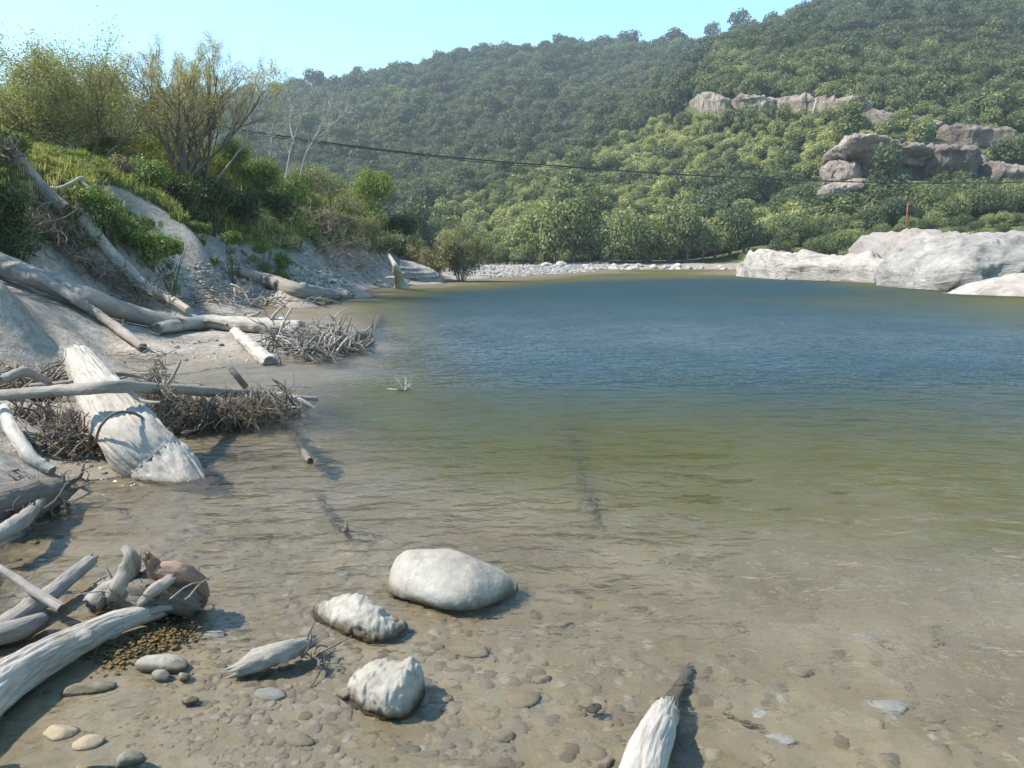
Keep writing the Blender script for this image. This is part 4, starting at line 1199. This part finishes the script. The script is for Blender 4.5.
sh = [
    (373, 186, 72, 2.0, 'lime', 'bright lime green rounded tree on the bank crest', 3500, .10),
    (402, 228, 74, 1.55, 'darkleaf', 'dark green bush overhanging the bank below the lime green tree', 2200, .10),
    (414, 243, 76, 1.0, 'shrub', 'small green bush hanging at the bank end beyond the dark bush', 1000, .09),
    (105, 215, 27, .62, 'shrub', 'bright green leafy bush right of the upper fallen trunk', 2000, .045),
    (128, 234, 27.3, .62, 'shrub', 'leafy bush in the middle of the bright green patch by the leaning log', 2000, .045),
    (152, 256, 27.8, .75, 'shrub', 'lowest bright green bush above the leaning log foot', 2600, .045),
    (170, 248, 28.6, .5, 'shrub', 'small green bush at the right end of the bright green patch', 1400, .045),
    (88, 203, 27, .5, 'shrub', 'small green bush beside the root plate of the upper trunk', 1300, .045),
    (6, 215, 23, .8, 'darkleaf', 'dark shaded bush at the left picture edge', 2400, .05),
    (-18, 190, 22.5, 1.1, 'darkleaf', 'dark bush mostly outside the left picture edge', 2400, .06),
    (12, 165, 26, .55, 'shrub', 'light green bush in front of the left willows', 1500, .05),
    (150, 182, 37, 1.0, 'shrub', 'green bush left of the tall open willow foot', 2000, .06),
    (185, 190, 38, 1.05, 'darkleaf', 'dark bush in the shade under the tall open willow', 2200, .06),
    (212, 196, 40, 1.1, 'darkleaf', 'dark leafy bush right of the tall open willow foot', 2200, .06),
    (236, 176, 46, 1.35, 'shrub', 'green feathery bush beneath the thin leaning bare trunk', 2600, .06),
    (262, 190, 47, 1.35, 'shrub', 'broad green bush below the slender upright tree', 2600, .06),
    (288, 196, 50, 1.4, 'shrub', 'green bush below the leafless group of trees', 2600, .06),
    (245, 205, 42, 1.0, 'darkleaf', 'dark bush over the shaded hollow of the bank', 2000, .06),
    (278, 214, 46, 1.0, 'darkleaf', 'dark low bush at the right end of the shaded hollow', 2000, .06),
    (120, 182, 34, .55, 'brownleaf', 'dry brownish grass bush on the bank crest', 1200, .05),
    (308, 195, 60, 1.7, 'greyleaf', 'grey green willow scrub right behind the leafless trees', 2400, .07),
    (330, 190, 66, 2.0, 'greyleaf', 'tall grey green scrub between the leafless trees and the lime tree', 2600, .07),
    (350, 205, 64, 1.5, 'greyleaf', 'grey green scrub left of the lime green tree', 2000, .07),
    (330, 222, 58, 1.2, 'greyleaf', 'grey scrub halfway down the far end of the bank', 1700, .07),
    (368, 226, 68, 1.4, 'greyleaf', 'grey green scrub below the lime green tree', 2000, .07),
    (388, 250, 70, 1.1, 'greyleaf', 'scrub low on the bank under the dark overhanging bush', 1500, .07),
    (350, 245, 62, .9, 'brownleaf', 'brown dry scrub low on the far end of the bank', 1200, .07),
    (200, 228, 36, .5, 'shrub', 'low green bush at the edge of the bare silt slope', 1100, .05),
    (262, 247, 40, .55, 'shrub', 'green bush hanging over the bare silt slope', 1200, .05),
    (285, 262, 41, .6, 'shrub', 'lower green bush above the long grey log', 1300, .05),
    (232, 238, 37, .45, 'shrub', 'small bush on the bare silt slope, left of the hanging bush', 900, .05),
    (214, 262, 33, .22, 'shrub', 'tiny isolated green plant on the bare silt slope', 350, .04),
]
for px, py, Y, rad, mat, lab, nlv, sz in sh:
    shrub(px, py, Y, rad, mat, lab, leaves=nlv, size=sz)
# thin leaved shrubs with visible stems standing at the water's edge
b = onY(424, 70); b[2] = max(b[2], 0)
tree('water_shrub', b, 2.3, fan(10, .9, .7, 1.0), .035, (7, 6), 'brownleaf', 26, .08, 'brownish bushy shrub at the tip of the left bank', 'shrub', curl=.5, up=.3, spreadleaf=.2, aspect=.5)
b = wz(461, 281.5); b[2] = h1(b[0], b[1])
tree('water_shrub', b, 4.0, fan(11, .55, .7, 1.05), .05, (8, 6), 'greyleaf', 26, .08, 'tall grey green shrub standing in the water beside the brownish shrub', 'shrub', curl=.5, up=.4, spreadleaf=.22, aspect=.5)

# ------------------------------------------------------------------ grass and low undergrowth
def grass_proto(seed, h_, n_=26, w=.012, spread=.12):
    mb = MB(); r_ = np.random.default_rng(seed)
    for i in range(n_):
        a = r_.random() * 6.283; o_ = r_.normal(size=2) * spread; lean = r_.uniform(.15, .7); H = h_ * r_.uniform(.5, 1.15)
        d = np.array([math.cos(a), math.sin(a), 0]); s = np.array([-d[1], d[0], 0]) * w
        b0 = np.array([o_[0], o_[1], 0]); m_ = b0 + d * lean * H * .35 + [0, 0, H * .6]; t_ = b0 + d * lean * H + [0, 0, H * (1 - lean * .35)]
        mb.add([b0 - s, b0 + s, m_ + s * .8, m_ - s * .8, t_], [(0, 1, 2, 3)], [(3, 2, 4)], None, np.full(5, r_.random()))
    return mb.build('grass_tuft', M['grass'], link=False)
def clump_proto(seed):
    global rng
    keep_, rng = rng, np.random.default_rng(seed)
    mb = MB(); crown(mb, rand_lobes(6, .3, .28, seed, .7, .5), 240, .032, .6, .8, .5, -.2); rng = keep_
    return mb.build('leaf_clump', M['grass'], link=False)
n = 60000
tt = rng.uniform(-.95, -.08, n); ss = rng.uniform(math.log(14), math.log(95), n); yy = np.exp(ss) - 1.5; xx = tt * yy
zz = h(xx, yy); vm = vegmask(xx, yy, zz); px, py = proj(np.stack([xx, yy, zz], 1))
keep = (vm > .62 + .2 * rng.random(n)) & (px > -80) & (rng.random(n) < .5)
keep &= ~(slip(xx, yy, zz) & (rng.random(n) < .96))
xx, yy, zz, px = xx[keep], yy[keep], zz[keep], px[keep]; n = len(xx)
s_ = rng.uniform(.7, 1.4, n) * np.clip(yy / 32, .8, 1.8)
dry = np.clip(.35 + .9 * fbm(np.stack([xx, yy, zz * 0], 1) * .25, 3, 55) + rng.normal(size=n) * .12, 0, 1)
half = rng.random(n) < .55
scatter('grass', [grass_proto(i, .42) for i in range(4)], np.stack([xx, yy, zz - .02], 1)[half], np.repeat(s_[half][:, None], 3, 1), rnd_rot(half.sum(), .1), dry[half], rng.integers(0, 4, half.sum()),
        'rough green and straw coloured grass covering the left bank', 'grass')
nh = ~half
scatter('undergrowth', [clump_proto(i + 20) for i in range(4)], np.stack([xx, yy, zz], 1)[nh], np.repeat(s_[nh][:, None], 3, 1) * 1.1, rnd_rot(nh.sum(), .2), dry[nh] * .5, rng.integers(0, 4, nh.sum()),
        'low leafy undergrowth creeping over the left bank', 'undergrowth')

# ------------------------------------------------------------------ drift logs
def dlog(name, pts, rad, mat, label, cat='log', n=28, amp=.10, jag=(.0, .0), knots=3, parts=None, seed=None, **kw):
    pts = [np.array(p) for p in pts]
    seed = seed or int(abs(pts[0][0] * 31 + pts[0][1] * 17)) % 900
    mb = MB(); P, rr = logmesh(mb, pts, rad, n, amp, jag, seed, knots=knots, **kw)
    if not parts:
        return tag(mb.build(name, M[mat], origin=pts[0]), label, cat)
    o = empty(name, pts[0], label, cat)
    mb.build('trunk', M[mat], o)
    for nm, m2, fn in parts:
        q = MB(); fn(q, P, rr); q.build(nm, M[m2], o)
    return o
def stub(f, d, L, r):
    def fn(mb, P, rr):
        i = int(f * (len(P) - 1)); logmesh(mb, smooth_path([P[i], P[i] + np.array(d) * L * .5 + rng.normal(size=3) * L * .06, P[i] + np.array(d) * L], 5), [r, r * .8, r * .5], 14, .12, (0, r * .8), int(L * 100), knots=1)
    return fn
def rootfan(end, n_, L, r, sub=3, curl=1.2, spread=1.0):
    def fn(mb, P, rr):
        c = P[end]; ax = P[0] - P[3] if end == 0 else P[-1] - P[-4]
        roots(mb, c, ax, n_, L, r, spread, curl, sub, back=rr[end] * .3)
    return fn

# leaning fallen tree on the bank: upper piece with root plate, lower piece
dlog('fallen_trunk', [g(6, 152, .25), g(22, 168, .25), g(42, 190, .22), g(66, 210, .2)], [.30, .24, .22, .20], 'drift', 'upper fallen trunk with a dark root plate at the top left of the bank', 'fallen tree',
     parts=[('root_plate', 'driftdark', rootfan(0, 16, .8, .07, 5, 1.5, 1.3))])
dlog('fallen_trunk', [g(84, 218, .25), g(100, 240, .27), g(122, 264, .28), g(146, 287, .27), g(168, 298, .25), g(190, 311, .2)], [.22, .18, .20, .18, .15, .11], 'driftpale', 'long pale trunk leaning down the bank beside the bright green bushes', 'fallen tree', amp=.16, knots=6,
     parts=[('root', 'drift', rootfan(0, 9, .7, .05, 4, 1.4, 1.2)), ('branch', 'drift', stub(.45, (.1, -.5, .3), .35, .06)), ('branch', 'drift', stub(.72, (-.4, -.6, -.3), .6, .08))])
dlog('log', [g(-30, 250, .4), g(10, 268, .38), g(50, 284, .36), g(92, 301, .34), g(130, 313, .30), g(176, 324, .22)], [.29, .28, .26, .25, .23, .17], 'drift', 'thick grey log in the shade running down the left bank to the beach', amp=.09, knots=5, jag=(0, .3))
dlog('log', [g(40, 278, .5), g(72, 297, .3), g(94, 311, .18), g(117, 328, .16), g(143, 347, .12)], [.12, .11, .10, .11, .09], 'drift', 'twisted thinner log lying below the thick grey log', amp=.16, knots=6, jag=(.1, .15),
     parts=[('branch', 'drift', stub(.8, (.3, -.2, .9), .3, .03)), ('branch', 'drift', stub(.4, (-.3, -.5, .3), .35, .04))])
dlog('log', [g(160, 328, .2), g(205, 322, .22), g(250, 324, .24), g(300, 327, .22)], [.14, .19, .19, .15], 'driftpale', 'pale log lying across the beach behind the driftwood heap', amp=.14, knots=5, jag=(.2, .2),
     parts=[('branch', 'drift', stub(.3, (.8, -.5, .0), 1.2, .06)), ('branch', 'drift', stub(.55, (.7, -.5, .25), 1.4, .07)), ('branch', 'driftpale', stub(.8, (.5, -.4, .55), .9, .05))])
dlog('log', [g(305, 338, .12), g(335, 338, .10), g(360, 338, .10), g(380, 337, .08)], [.16, .15, .15, .11], 'driftdark', 'dark wet log end reaching furthest into the water from the driftwood heap', amp=.16, knots=3, jag=(.1, .25))
dlog('log', [g(240, 272, .3), g(268, 281, .3), g(300, 290, .28), g(332, 295, .25), g(349, 296, .22)], [.20, .34, .32, .26, .24], 'drift', 'long grey log at the foot of the bare silt slope', amp=.12, knots=4, jag=(.2, .35),
     parts=[('root', 'driftdark', rootfan(-1, 8, .6, .06, 3, 1.2, 1.1))])
for pts_, rad, lab in [([wz(236, 332, .3), wz(252, 347, .2), wz(270, 364, .02)], [.11, .13, .15], 'bleached white stump piece left of the driftwood heap'),
                       ([wz(281, 320, .5), wz(290, 334, .3), wz(302, 352, .05)], [.07, .11, .16], 'bleached white stump standing in the driftwood heap')]:
    dlog('stump', pts_, rad, 'driftwhite', lab, 'stump', amp=.2, jag=(.35, .05), n=32, knots=2)
# big log sliding into the water
dlog('big_log', [wz(78, 360, .62), wz(104, 398, .50), wz(134, 438, .30), wz(163, 468, .02), wz(198, 505, -.28), wz(230, 535, -.5)], [.23, .28, .31, .32, .27, .16], 'driftpale', 'very thick bleached log with its lower end under water', 'log', n=120, amp=.08, jag=(.45, .1), knots=2, step=.10)
dlog('pole', [wz(-14, 396, .72), wz(62, 390.5, .80), wz(119, 387, .84), wz(206, 391, .48), wz(268, 395, .20), wz(317, 399, .03)], [.055, .06, .065, .06, .055, .03], 'drift', 'long thin grey pole lying across the very thick log', 'pole', n=16, amp=.10, knots=5, seed=11,
     parts=[('branch', 'drift', stub(.78, (.75, -.5, -.12), .9, .035)), ('branch', 'drift', stub(.5, (.3, .3, .6), .5, .02)), ('branch', 'drift', stub(.42, (.6, -.2, -.2), .7, .025))])
dlog('branch', [wz(262, 392, .25), wz(285, 396, .18), wz(300, 401, .1), wz(315, 409, -.02)], [.03, .04, .045, .03], 'driftpale', 'short pale branch dipping into the water at the pole tip', 'branch', n=14, seed=12)
dlog('branch', [wz(4, 408, .55), wz(12, 430, .42), wz(28, 454, .25), wz(52, 472, .08)], [.05, .07, .065, .05], 'driftwhite', 'curved white branch bending down to the silt left of the very thick log', 'branch', n=20, seed=13)
dlog('stake', [wz(245, 386, .10), wz(238, 377, .28), wz(231, 368, .42)], [.05, .05, .04], 'driftdark', 'short dark stake leaning out of the root tangle', 'stake', n=14, amp=.15, jag=(0, .06))
dlog('branch', [wz(66, 412, .45), wz(67, 426, .3), wz(70, 442, .14)], [.05, .045, .04], 'drift', 'upright grey branch stub under the pole, left of the very thick log', 'branch', n=14)
dlog('branch', [wz(0, 380, .75), wz(24, 372, .8), wz(48, 381, .62)], [.05, .06, .04], 'drift', 'arched grey branch above the pole at the left edge', 'branch', n=14)
dlog('branch', [wz(30, 386, .55), wz(70, 382, .6), wz(110, 374, .62), wz(140, 377, .5)], [.03, .03, .03, .02], 'drift', 'thin branch running just behind the long pole', 'branch', n=12)
# rim around the very thick log: bent withy
dlog('vine', [wz(150, 426, .46), wz(136, 414, .60), wz(116, 413, .66), wz(101, 426, .52), wz(94, 446, .22)], [.014, .014, .014, .014, .012], 'driftdark', 'thin dark withy bent over the very thick log', 'vine', n=8, seed=5)
# root stump at the left edge
o = empty('root_stump', wz(30, 515, 0), 'dark root stump on the silt at the left picture edge', 'stump')
mb = MB(); logmesh(mb, [wz(-30, 520, .15), wz(20, 505, .15), wz(55, 492, .12)], [.2, .17, .12], 28, .2, (0, .1), 71, knots=4); mb.build('trunk', M['driftdark'], o)
mb = MB(); roots(mb, wz(50, 494, .14), (1, -.2, -.2), 12, .45, .035, 1.2, 1.5, 4); roots(mb, wz(20, 520, .1), (.3, -1, 0), 9, .4, .03, 1.2, 1.5, 3); mb.build('root', M['driftdark'], o)
mb = MB(); logmesh(mb, [wz(-10, 540, .2), wz(20, 522, .2), wz(42, 500, .18)], [.05, .06, .03], 16, .15, (0, .03), 72, knots=2); mb.build('pale_root', M['drift'], o)

# foreground logs
dlog('curved_log', [wz(-60, 735, .12), wz(-5, 690, .11), wz(50, 655, .10), wz(108, 627, .08), wz(160, 610, .07)], [.112, .108, .09, .066, .045], 'driftpale', 'curved pale log reaching in from the bottom left to the root stump', 'log', n=90, amp=.12, jag=(0, .06), knots=3, step=.14, seed=15,
     parts=[('bark_strip', 'drift', stub(.93, (.5, .05, .12), .30, .03))])
dlog('log', [wz(-20, 646, .04), wz(22, 614, .06), wz(58, 588, .08), wz(90, 561, .10)], [.065, .06, .05, .045], 'drift', 'slim grey log behind the curved pale log, pointing up to the right', 'log', n=24, amp=.13, jag=(0, .05), knots=3, seed=16)
dlog('log', [wz(-20, 640, .07), wz(18, 630, .07), wz(42, 619, .05)], [.06, .06, .035], 'drift', 'short stubby log end under the crossed stick at the left edge', 'log', n=22, amp=.14, seed=17)
dlog('stick', [wz(-4, 566, .26), wz(28, 587, .18), wz(62, 609, .10)], [.022, .027, .030], 'drift', 'straight stick crossing over the slim grey log', 'stick', n=14, amp=.08, seed=18)
# root stump with the reddish piece
o = empty('root_stump', wz(150, 605, 0), 'knotted root stump with a reddish torn root in the foreground shallows', 'stump')
mb = MB(); logmesh(mb, [wz(96, 600, .06), wz(125, 590, .14), wz(160, 592, .16), wz(196, 604, .05)], [.06, .09, .11, .08], 44, .34, (.05, .05), 81, knots=8)
roots(mb, wz(165, 600, .08), (.6, -.5, .3), 12, .22, .022, 1.2, 1.4, 4); roots(mb, wz(112, 600, .08), (-.6, -.5, .4), 12, .22, .022, 1.2, 1.5, 4); roots(mb, wz(140, 585, .2), (0, -.2, 1), 10, .18, .018, 1.2, 1.5, 4); mb.build('trunk', M['driftdark'], o)
mb = MB(); logmesh(mb, [wz(147, 574, .24), wz(165, 570, .32), wz(185, 574, .30), wz(200, 580, .22)], [.03, .05, .045, .03], 34, .34, (.05, .06), 82, knots=3)
logmesh(mb, [wz(150, 560, .40), wz(158, 572, .30), wz(160, 585, .2)], [.03, .05, .05], 20, .2, (.05, 0), 83); logmesh(mb, [wz(196, 580, .22), wz(203, 592, .12), wz(200, 606, .0)], [.04, .035, .03], 16, .2, (0, 0), 84)
mb.build('reddish_root', M['driftred'], o)
mb = MB()
for a_, r_, sd_ in [([wz(92, 604, .10), wz(106, 590, .16), wz(120, 582, .20)], [.055, .05, .04], 85), ([wz(120, 590, .18), wz(130, 570, .30), wz(131, 556, .40), wz(126, 549, .43)], [.06, .055, .035, .02], 86),
                    ([wz(110, 596, .14), wz(126, 584, .22), wz(140, 580, .22)], [.04, .045, .03], 87), ([wz(140, 604, .14), wz(155, 590, .24), wz(172, 578, .30)], [.02, .035, .025], 88), ([wz(100, 585, .05), wz(112, 580, .12), wz(132, 582, .18)], [.018, .02, .02], 89)]:
    logmesh(mb, a_, r_, 20, .22, (.02, .03), sd_, knots=3)
for _ in range(14):
    a = wz(rng.uniform(95, 200), rng.uniform(575, 600), .18); tube(mb, wiggle(a, rng.normal(size=3) * [1, 1, .5] + [0, 0, .2], rng.uniform(.12, .3), 7, 1.2), np.linspace(.008, .002, 7), 5)
mb.build('pale_root', M['drift'], o)
# brown algae mat
mb = MB()
for q in range(800):
    f = rng.random(); c = wz(105 + 85 * f + rng.normal() * 9, 662 - 34 * f + rng.normal() * 6, rng.uniform(-.02, .006))
    V, F = ICO[2]; s_ = rng.uniform(.004, .013)
    mb.add(V * np.array([s_, s_, s_ * .6]) * (1 + .5 * fbm(V * 2 + q, 2, q))[:, None] + c, None, F)
tag(mb.build('algae_mat', M['algae'], origin=wz(150, 645, 0)), 'brown algae mat floating at the foot of the knotted root stump', 'algae', kind='stuff')
# driftwood chunk and sticks
dlog('driftwood_chunk', [wz(234, 671, .02), wz(256, 662, .05), wz(282, 652, .07), wz(311, 642, .05)], [.03, .055, .05, .028], 'drift', 'angular grey driftwood chunk left of the flat rock', 'driftwood', n=26, amp=.28, jag=(.05, .05), knots=4, seed=19)
mb = MB()
for _ in range(13):
    a = wz(rng.uniform(300, 330), rng.uniform(652, 662), .02); tube(mb, wiggle(a, rng.normal(size=3) * [1, 1, .15], rng.uniform(.08, .24), 6, .8), np.linspace(.008, .003, 6), 5)
tag(mb.build('twigs', M['driftdark'], origin=wz(315, 657, 0)), 'little heap of wet twigs right of the driftwood chunk', 'twigs', kind='stuff')
# splintered log at the bottom
dlog('splintered_log', [wz(622, 830, .16), wz(640, 775, .12), wz(655, 735, .08), wz(665, 712, .03)], [.100, .092, .082, .06], 'driftpale', 'white log with a splintered end at the bottom of the picture', 'log', n=90, amp=.06, jag=(0, .13), step=.12, knots=2, seed=20,
     parts=[('submerged_end', 'drift', lambda mb, P, rr: logmesh(mb, [P[-1] + [0, -.02, -.02], wz(675, 700, -.05), g(688, 682, .02)], [.06, .035, .02], 20, .2, (0, .08), 21))])
# things sticking out of the water
mb = MB(); roots(mb, wz(404, 391, .0), (.1, 0, 1), 9, .32, .022, .55, 1.0, 3)
tag(mb.build('root_tip', M['driftpale'], origin=wz(404, 391, 0)), 'lone pale root tuft sticking out of mid river', 'root')
dlog('sunken_pole', [g(281, 428, .05), wz(296, 444, -.15), wz(306, 456, .0), wz(310, 461, .07)], [.04, .045, .045, .035], 'driftdark', 'sunken pole with its dark tip above the water below the pole tip', 'pole', n=16, jag=(0, .03), seed=22)
dlog('sunken_branch', [g(318, 518, .02), wz(335, 530, -.1), wz(345, 531, -.0), wz(346, 523, .06)], [.015, .02, .025, .012], 'driftdark', 'thin sunken branch with a pointed dark tip above the big boulder', 'branch', n=12, jag=(0, .03), seed=23,
     parts=[('twig', 'driftdark', lambda mb, P, rr: tube(mb, [wz(345, 531, -.02), wz(362, 541, -.12), g(388, 556, .02)], [.02, .016, .01], 8))])
dlog('sunken_log', [g(558, 470, .04), g(568, 492, .05), g(581, 520, .05), g(597, 556, .03)], [.04, .045, .042, .03], 'driftdark', 'dark sunken log lying on the river bed in the middle of the picture', 'log', n=18, seed=24)
dlog('sunken_log', [g(640, 400, .05), g(665, 413, .06), g(705, 432, .04)], [.06, .07, .06], 'drift', 'pale sunken pole further out to the right of the dark sunken log', 'log', n=18, seed=25)
dlog('sunken_branch', [g(722, 722, .02), g(745, 733, .02), g(765, 740, .01)], [.010, .012, .006], 'driftdark', 'thin sunken twig on the bed right of the splintered log', 'branch', n=10, seed=26)
# white snag on the far end of the left bank
dlog('snag', [wz(402, 290, -.1), wz(399, 280, .6), pt(396, 268, wz(402, 290)[1] + .3), pt(392, 260, wz(402, 290)[1] + .5)], [.42, .30, .20, .10], 'driftwhite', 'white splintered snag at the waterline on the far left shore', 'snag', n=26, amp=.2, jag=(0, .5), knots=2,
     parts=[('branch', 'driftwhite', stub(.35, (-.8, .1, .1), 1.1, .12)), ('branch', 'driftwhite', stub(.6, (-.35, .1, .8), .8, .06))])
dlog('post', [pt(441, 281, 69), pt(439, 270, 69), pt(437.5, 264, 69)], [.09, .08, .07], 'driftwhite', 'short white post stub between the snag and the tall water shrub', 'post', n=10)
lrock('rock_ledge', [st2(398, 262, 284, 66, 1.5), st2(404, 261, 285, 66, 3), st2(418, 265, 285, 67, 3.5), st2(432, 270, 285, 68, 3), st2(444, 277, 284, 69, 1.5)],
      M['ledge'], 'small layered pale ledge between the white snag and the water shrubs', 'rock ledge', ns=90, nr=70, e=.7, seed=90, amp=.25, freq=.6, strata=.35, sfreq=2.2)
# upper left bleached branches
dlog('branch', [g(44, 187, .3), g(58, 188, .45), g(70, 184, .5), g(80, 178, .6), g(86, 178, .5)], [.04, .05, .06, .05, .02], 'driftwhite', 'bleached branch curling over the grass at the upper fallen trunk', 'branch', n=14)
dlog('branch', [g(80, 181, .5), g(90, 190, .4), g(90, 200, .3), g(76, 206, .3)], [.05, .07, .07, .05], 'drift', 'bent grey branch hooked round beside the bleached branch', 'branch', n=14)
dlog('branch', [g(238, 205, .5), g(262, 215, .5), g(282, 219, .4), g(305, 217, .4)], [.02, .035, .04, .03], 'driftpale', 'long pale dead branch across the shaded hollow of the bank', 'branch', n=10)

# ------------------------------------------------------------------ driftwood tangles (uncountable sticks)
def heap(name, spec, mat, label, cat='driftwood'):
    mb = MB()
    for (pts_, half, n_, l0, l1, r0, r1, fl, cu) in spec:
        tangle(mb, [(p, half) for p in pts_], n_, l0, l1, r0, r1, fl, cu)
    o = mb.build(name, M[mat], origin=spec[0][0][0]); return tag(o, label, cat, kind='stuff')
W_ = wz
heap('root_tangle', [([W_(x, y, .2) for x, y in ((145, 405), (165, 410), (190, 412), (215, 412), (240, 412), (265, 408))], (.28, .35, .16), 900, .2, .7, .003, .012, .5, 2.4),
                     ([W_(x, y, .1) for x, y in ((150, 425), (185, 425), (215, 420), (250, 412), (280, 408))], (.25, .2, .1), 120, .3, .8, .008, .035, .3, 1.6)],
     'twig', 'dense brown tangle of roots and twigs right of the very thick log')
heap('root_tangle', [([W_(x, y, .55) for x, y in ((158, 380), (160, 392), (166, 405))], (.10, .1, .22), 130, .25, .55, .005, .014, 2.0, 1.8)],
     'twig', 'upright bunch of stringy roots caught on the long pole')
heap('stick_pile', [([W_(x, y, .2) for x, y in ((10, 430), (35, 425), (60, 440), (85, 440), (30, 400))], (.3, .35, .15), 520, .2, .9, .004, .022, .35, 1.5),
                    ([W_(x, y, .4) for x, y in ((0, 385), (30, 380), (60, 385))], (.4, .4, .15), 120, .3, 1.0, .008, .03, .3, .8)],
     'twig', 'pile of grey sticks under the long pole at the left edge')
heap('stick_pile', [([W_(x, y, .18) for x, y in ((285, 345), (305, 342), (320, 338), (340, 345), (310, 352))], (.55, .6, .2), 300, .3, 1.5, .006, .045, .35, 1.3)],
     'drift', 'heap of grey driftwood sticks at the end of the sand spit')
heap('brush', [([g(x, y, .2) for x, y in ((75, 262), (90, 270), (105, 275), (120, 285), (135, 288), (150, 300))], (.6, .5, .3), 330, .3, 1.2, .008, .025, .9, 1.8)],
     'twig', 'brown dead brush between the leaning trunk and the thick grey log')
heap('brush', [([g(x, y, .3) for x, y in ((35, 215), (50, 225), (65, 235), (30, 235), (75, 245))], (.6, .5, .6), 300, .4, 1.5, .008, .025, 1.6, 1.4)],
     'twig', 'hanging dead roots and brush below the upper fallen trunk')
heap('stick_pile', [([g(x, y, .05) for x, y in ((200, 300), (225, 303), (250, 300), (275, 303), (300, 300), (320, 297), (200, 290), (225, 290))], (1.3, 1.6, .1), 220, .4, 1.8, .012, .04, .12, .7)],
     'drift', 'loose sticks scattered on the stony beach below the silt slope')
heap('brush', [([g(x, y, .4) for x, y in ((300, 215), (315, 225), (330, 235), (345, 250), (360, 262), (320, 250), (335, 262), (300, 245))], (1.8, 1.8, .5), 420, .8, 2.6, .012, .035, .6, 1.0)],
     'twig', 'dead brush strewn down the far end of the left bank')
heap('stick_pile', [([W_(x, y, .12) for x, y in ((150, 355), (175, 345), (60, 375), (110, 352))], (.5, .5, .04), 40, .3, 1.0, .008, .02, .1, .6)],
     'drift', 'few scattered sticks on the sand behind the long pole')

# ------------------------------------------------------------------ light, sky, air
SUN_AZ, SUN_EL = -94.0, 53.0       # azimuth clockwise from +Y
sd = bpy.data.lights.new('sun', 'SUN'); sd.energy = 4.1; sd.angle = R(.53); sd.color = (1, .93, .83)
so = bpy.data.objects.new('sun', sd); COL.objects.link(so)
dv = Vector((math.sin(R(SUN_AZ)) * math.cos(R(SUN_EL)), math.cos(R(SUN_AZ)) * math.cos(R(SUN_EL)), math.sin(R(SUN_EL))))
so.rotation_euler = dv.to_track_quat('Z', 'Y').to_euler(); so.location = (0, 0, 50)
w = bpy.data.worlds.new('World'); scene.world = w; w.use_nodes = True
nt = w.node_tree; bg = nt.nodes['Background']
sky = nt.nodes.new('ShaderNodeTexSky'); sky.sky_type = 'NISHITA'; sky.sun_disc = False
sky.sun_elevation = R(SUN_EL); sky.sun_rotation = R(SUN_AZ)
sky.air_density = 1.0; sky.dust_density = .15; sky.ozone_density = 2.6; sky.altitude = 100
tn = nt.nodes.new('ShaderNodeMix'); tn.data_type = 'RGBA'; tn.blend_type = 'MULTIPLY'; tn.inputs['Factor'].default_value = 1; tn.inputs[7].default_value = (.86, 1.09, 1.06, 1)
nt.links.new(sky.outputs[0], tn.inputs[6]); nt.links.new(tn.outputs[2], bg.inputs['Color']); bg.inputs['Strength'].default_value = .145

m, nt, out = newmat('haze_air')
pv = nt.nodes.new('ShaderNodeVolumePrincipled'); pv.inputs['Color'].default_value = (.80, .90, 1, 1); pv.inputs['Density'].default_value = HAZE
pv.inputs['Anisotropy'].default_value = .2
nt.links.new(pv.outputs[0], out.inputs['Volume'])
mb = MB()
X0, X1, Y0, Y1, Z0, Z1 = -1600, 1600, -30, 1300, -5, 300
V = [(X0, Y0, Z1), (X1, Y0, Z1), (X1, Y1, Z1), (X0, Y1, Z1), (X0, Y0, Z0), (X1, Y0, Z0), (X1, Y1, Z0), (X0, Y1, Z0)]
mb.add(V, [(0, 1, 2, 3), (4, 7, 6, 5), (0, 4, 5, 1), (1, 5, 6, 2), (2, 6, 7, 3), (3, 7, 4, 0)])
if HAZE > 0: tag(mb.build('haze', m, smooth=False), 'thin bluish air haze over the river and hills', 'haze', kind='stuff')

scene.view_settings.view_transform = 'Standard'
scene.view_settings.look = 'None'
scene.view_settings.exposure = EXPO
scene.view_settings.gamma = 1
scene.view_settings.use_curve_mapping = False
scene.render.engine = 'CYCLES'
cy = scene.cycles
cy.use_denoising = True
cy.denoiser = 'OPENIMAGEDENOISE'
cy.max_bounces = 7; cy.diffuse_bounces = 3; cy.glossy_bounces = 3; cy.transmission_bounces = 4; cy.transparent_max_bounces = 10; cy.volume_bounces = 0
cy.use_adaptive_sampling = True; cy.adaptive_threshold = .012
cy.sample_clamp_indirect = 6
cy.caustics_reflective = False; cy.caustics_refractive = True

sd.cycles.is_caustics_light = True
WATER.cycles.is_caustics_caster = True
for o in bpy.data.objects:
    if o.type == 'MESH' and o is not WATER and o.name != 'haze' and o.name.split('.')[0] not in ('hillside', 'crown', 'foliage'):
        o.cycles.is_caustics_receiver = True
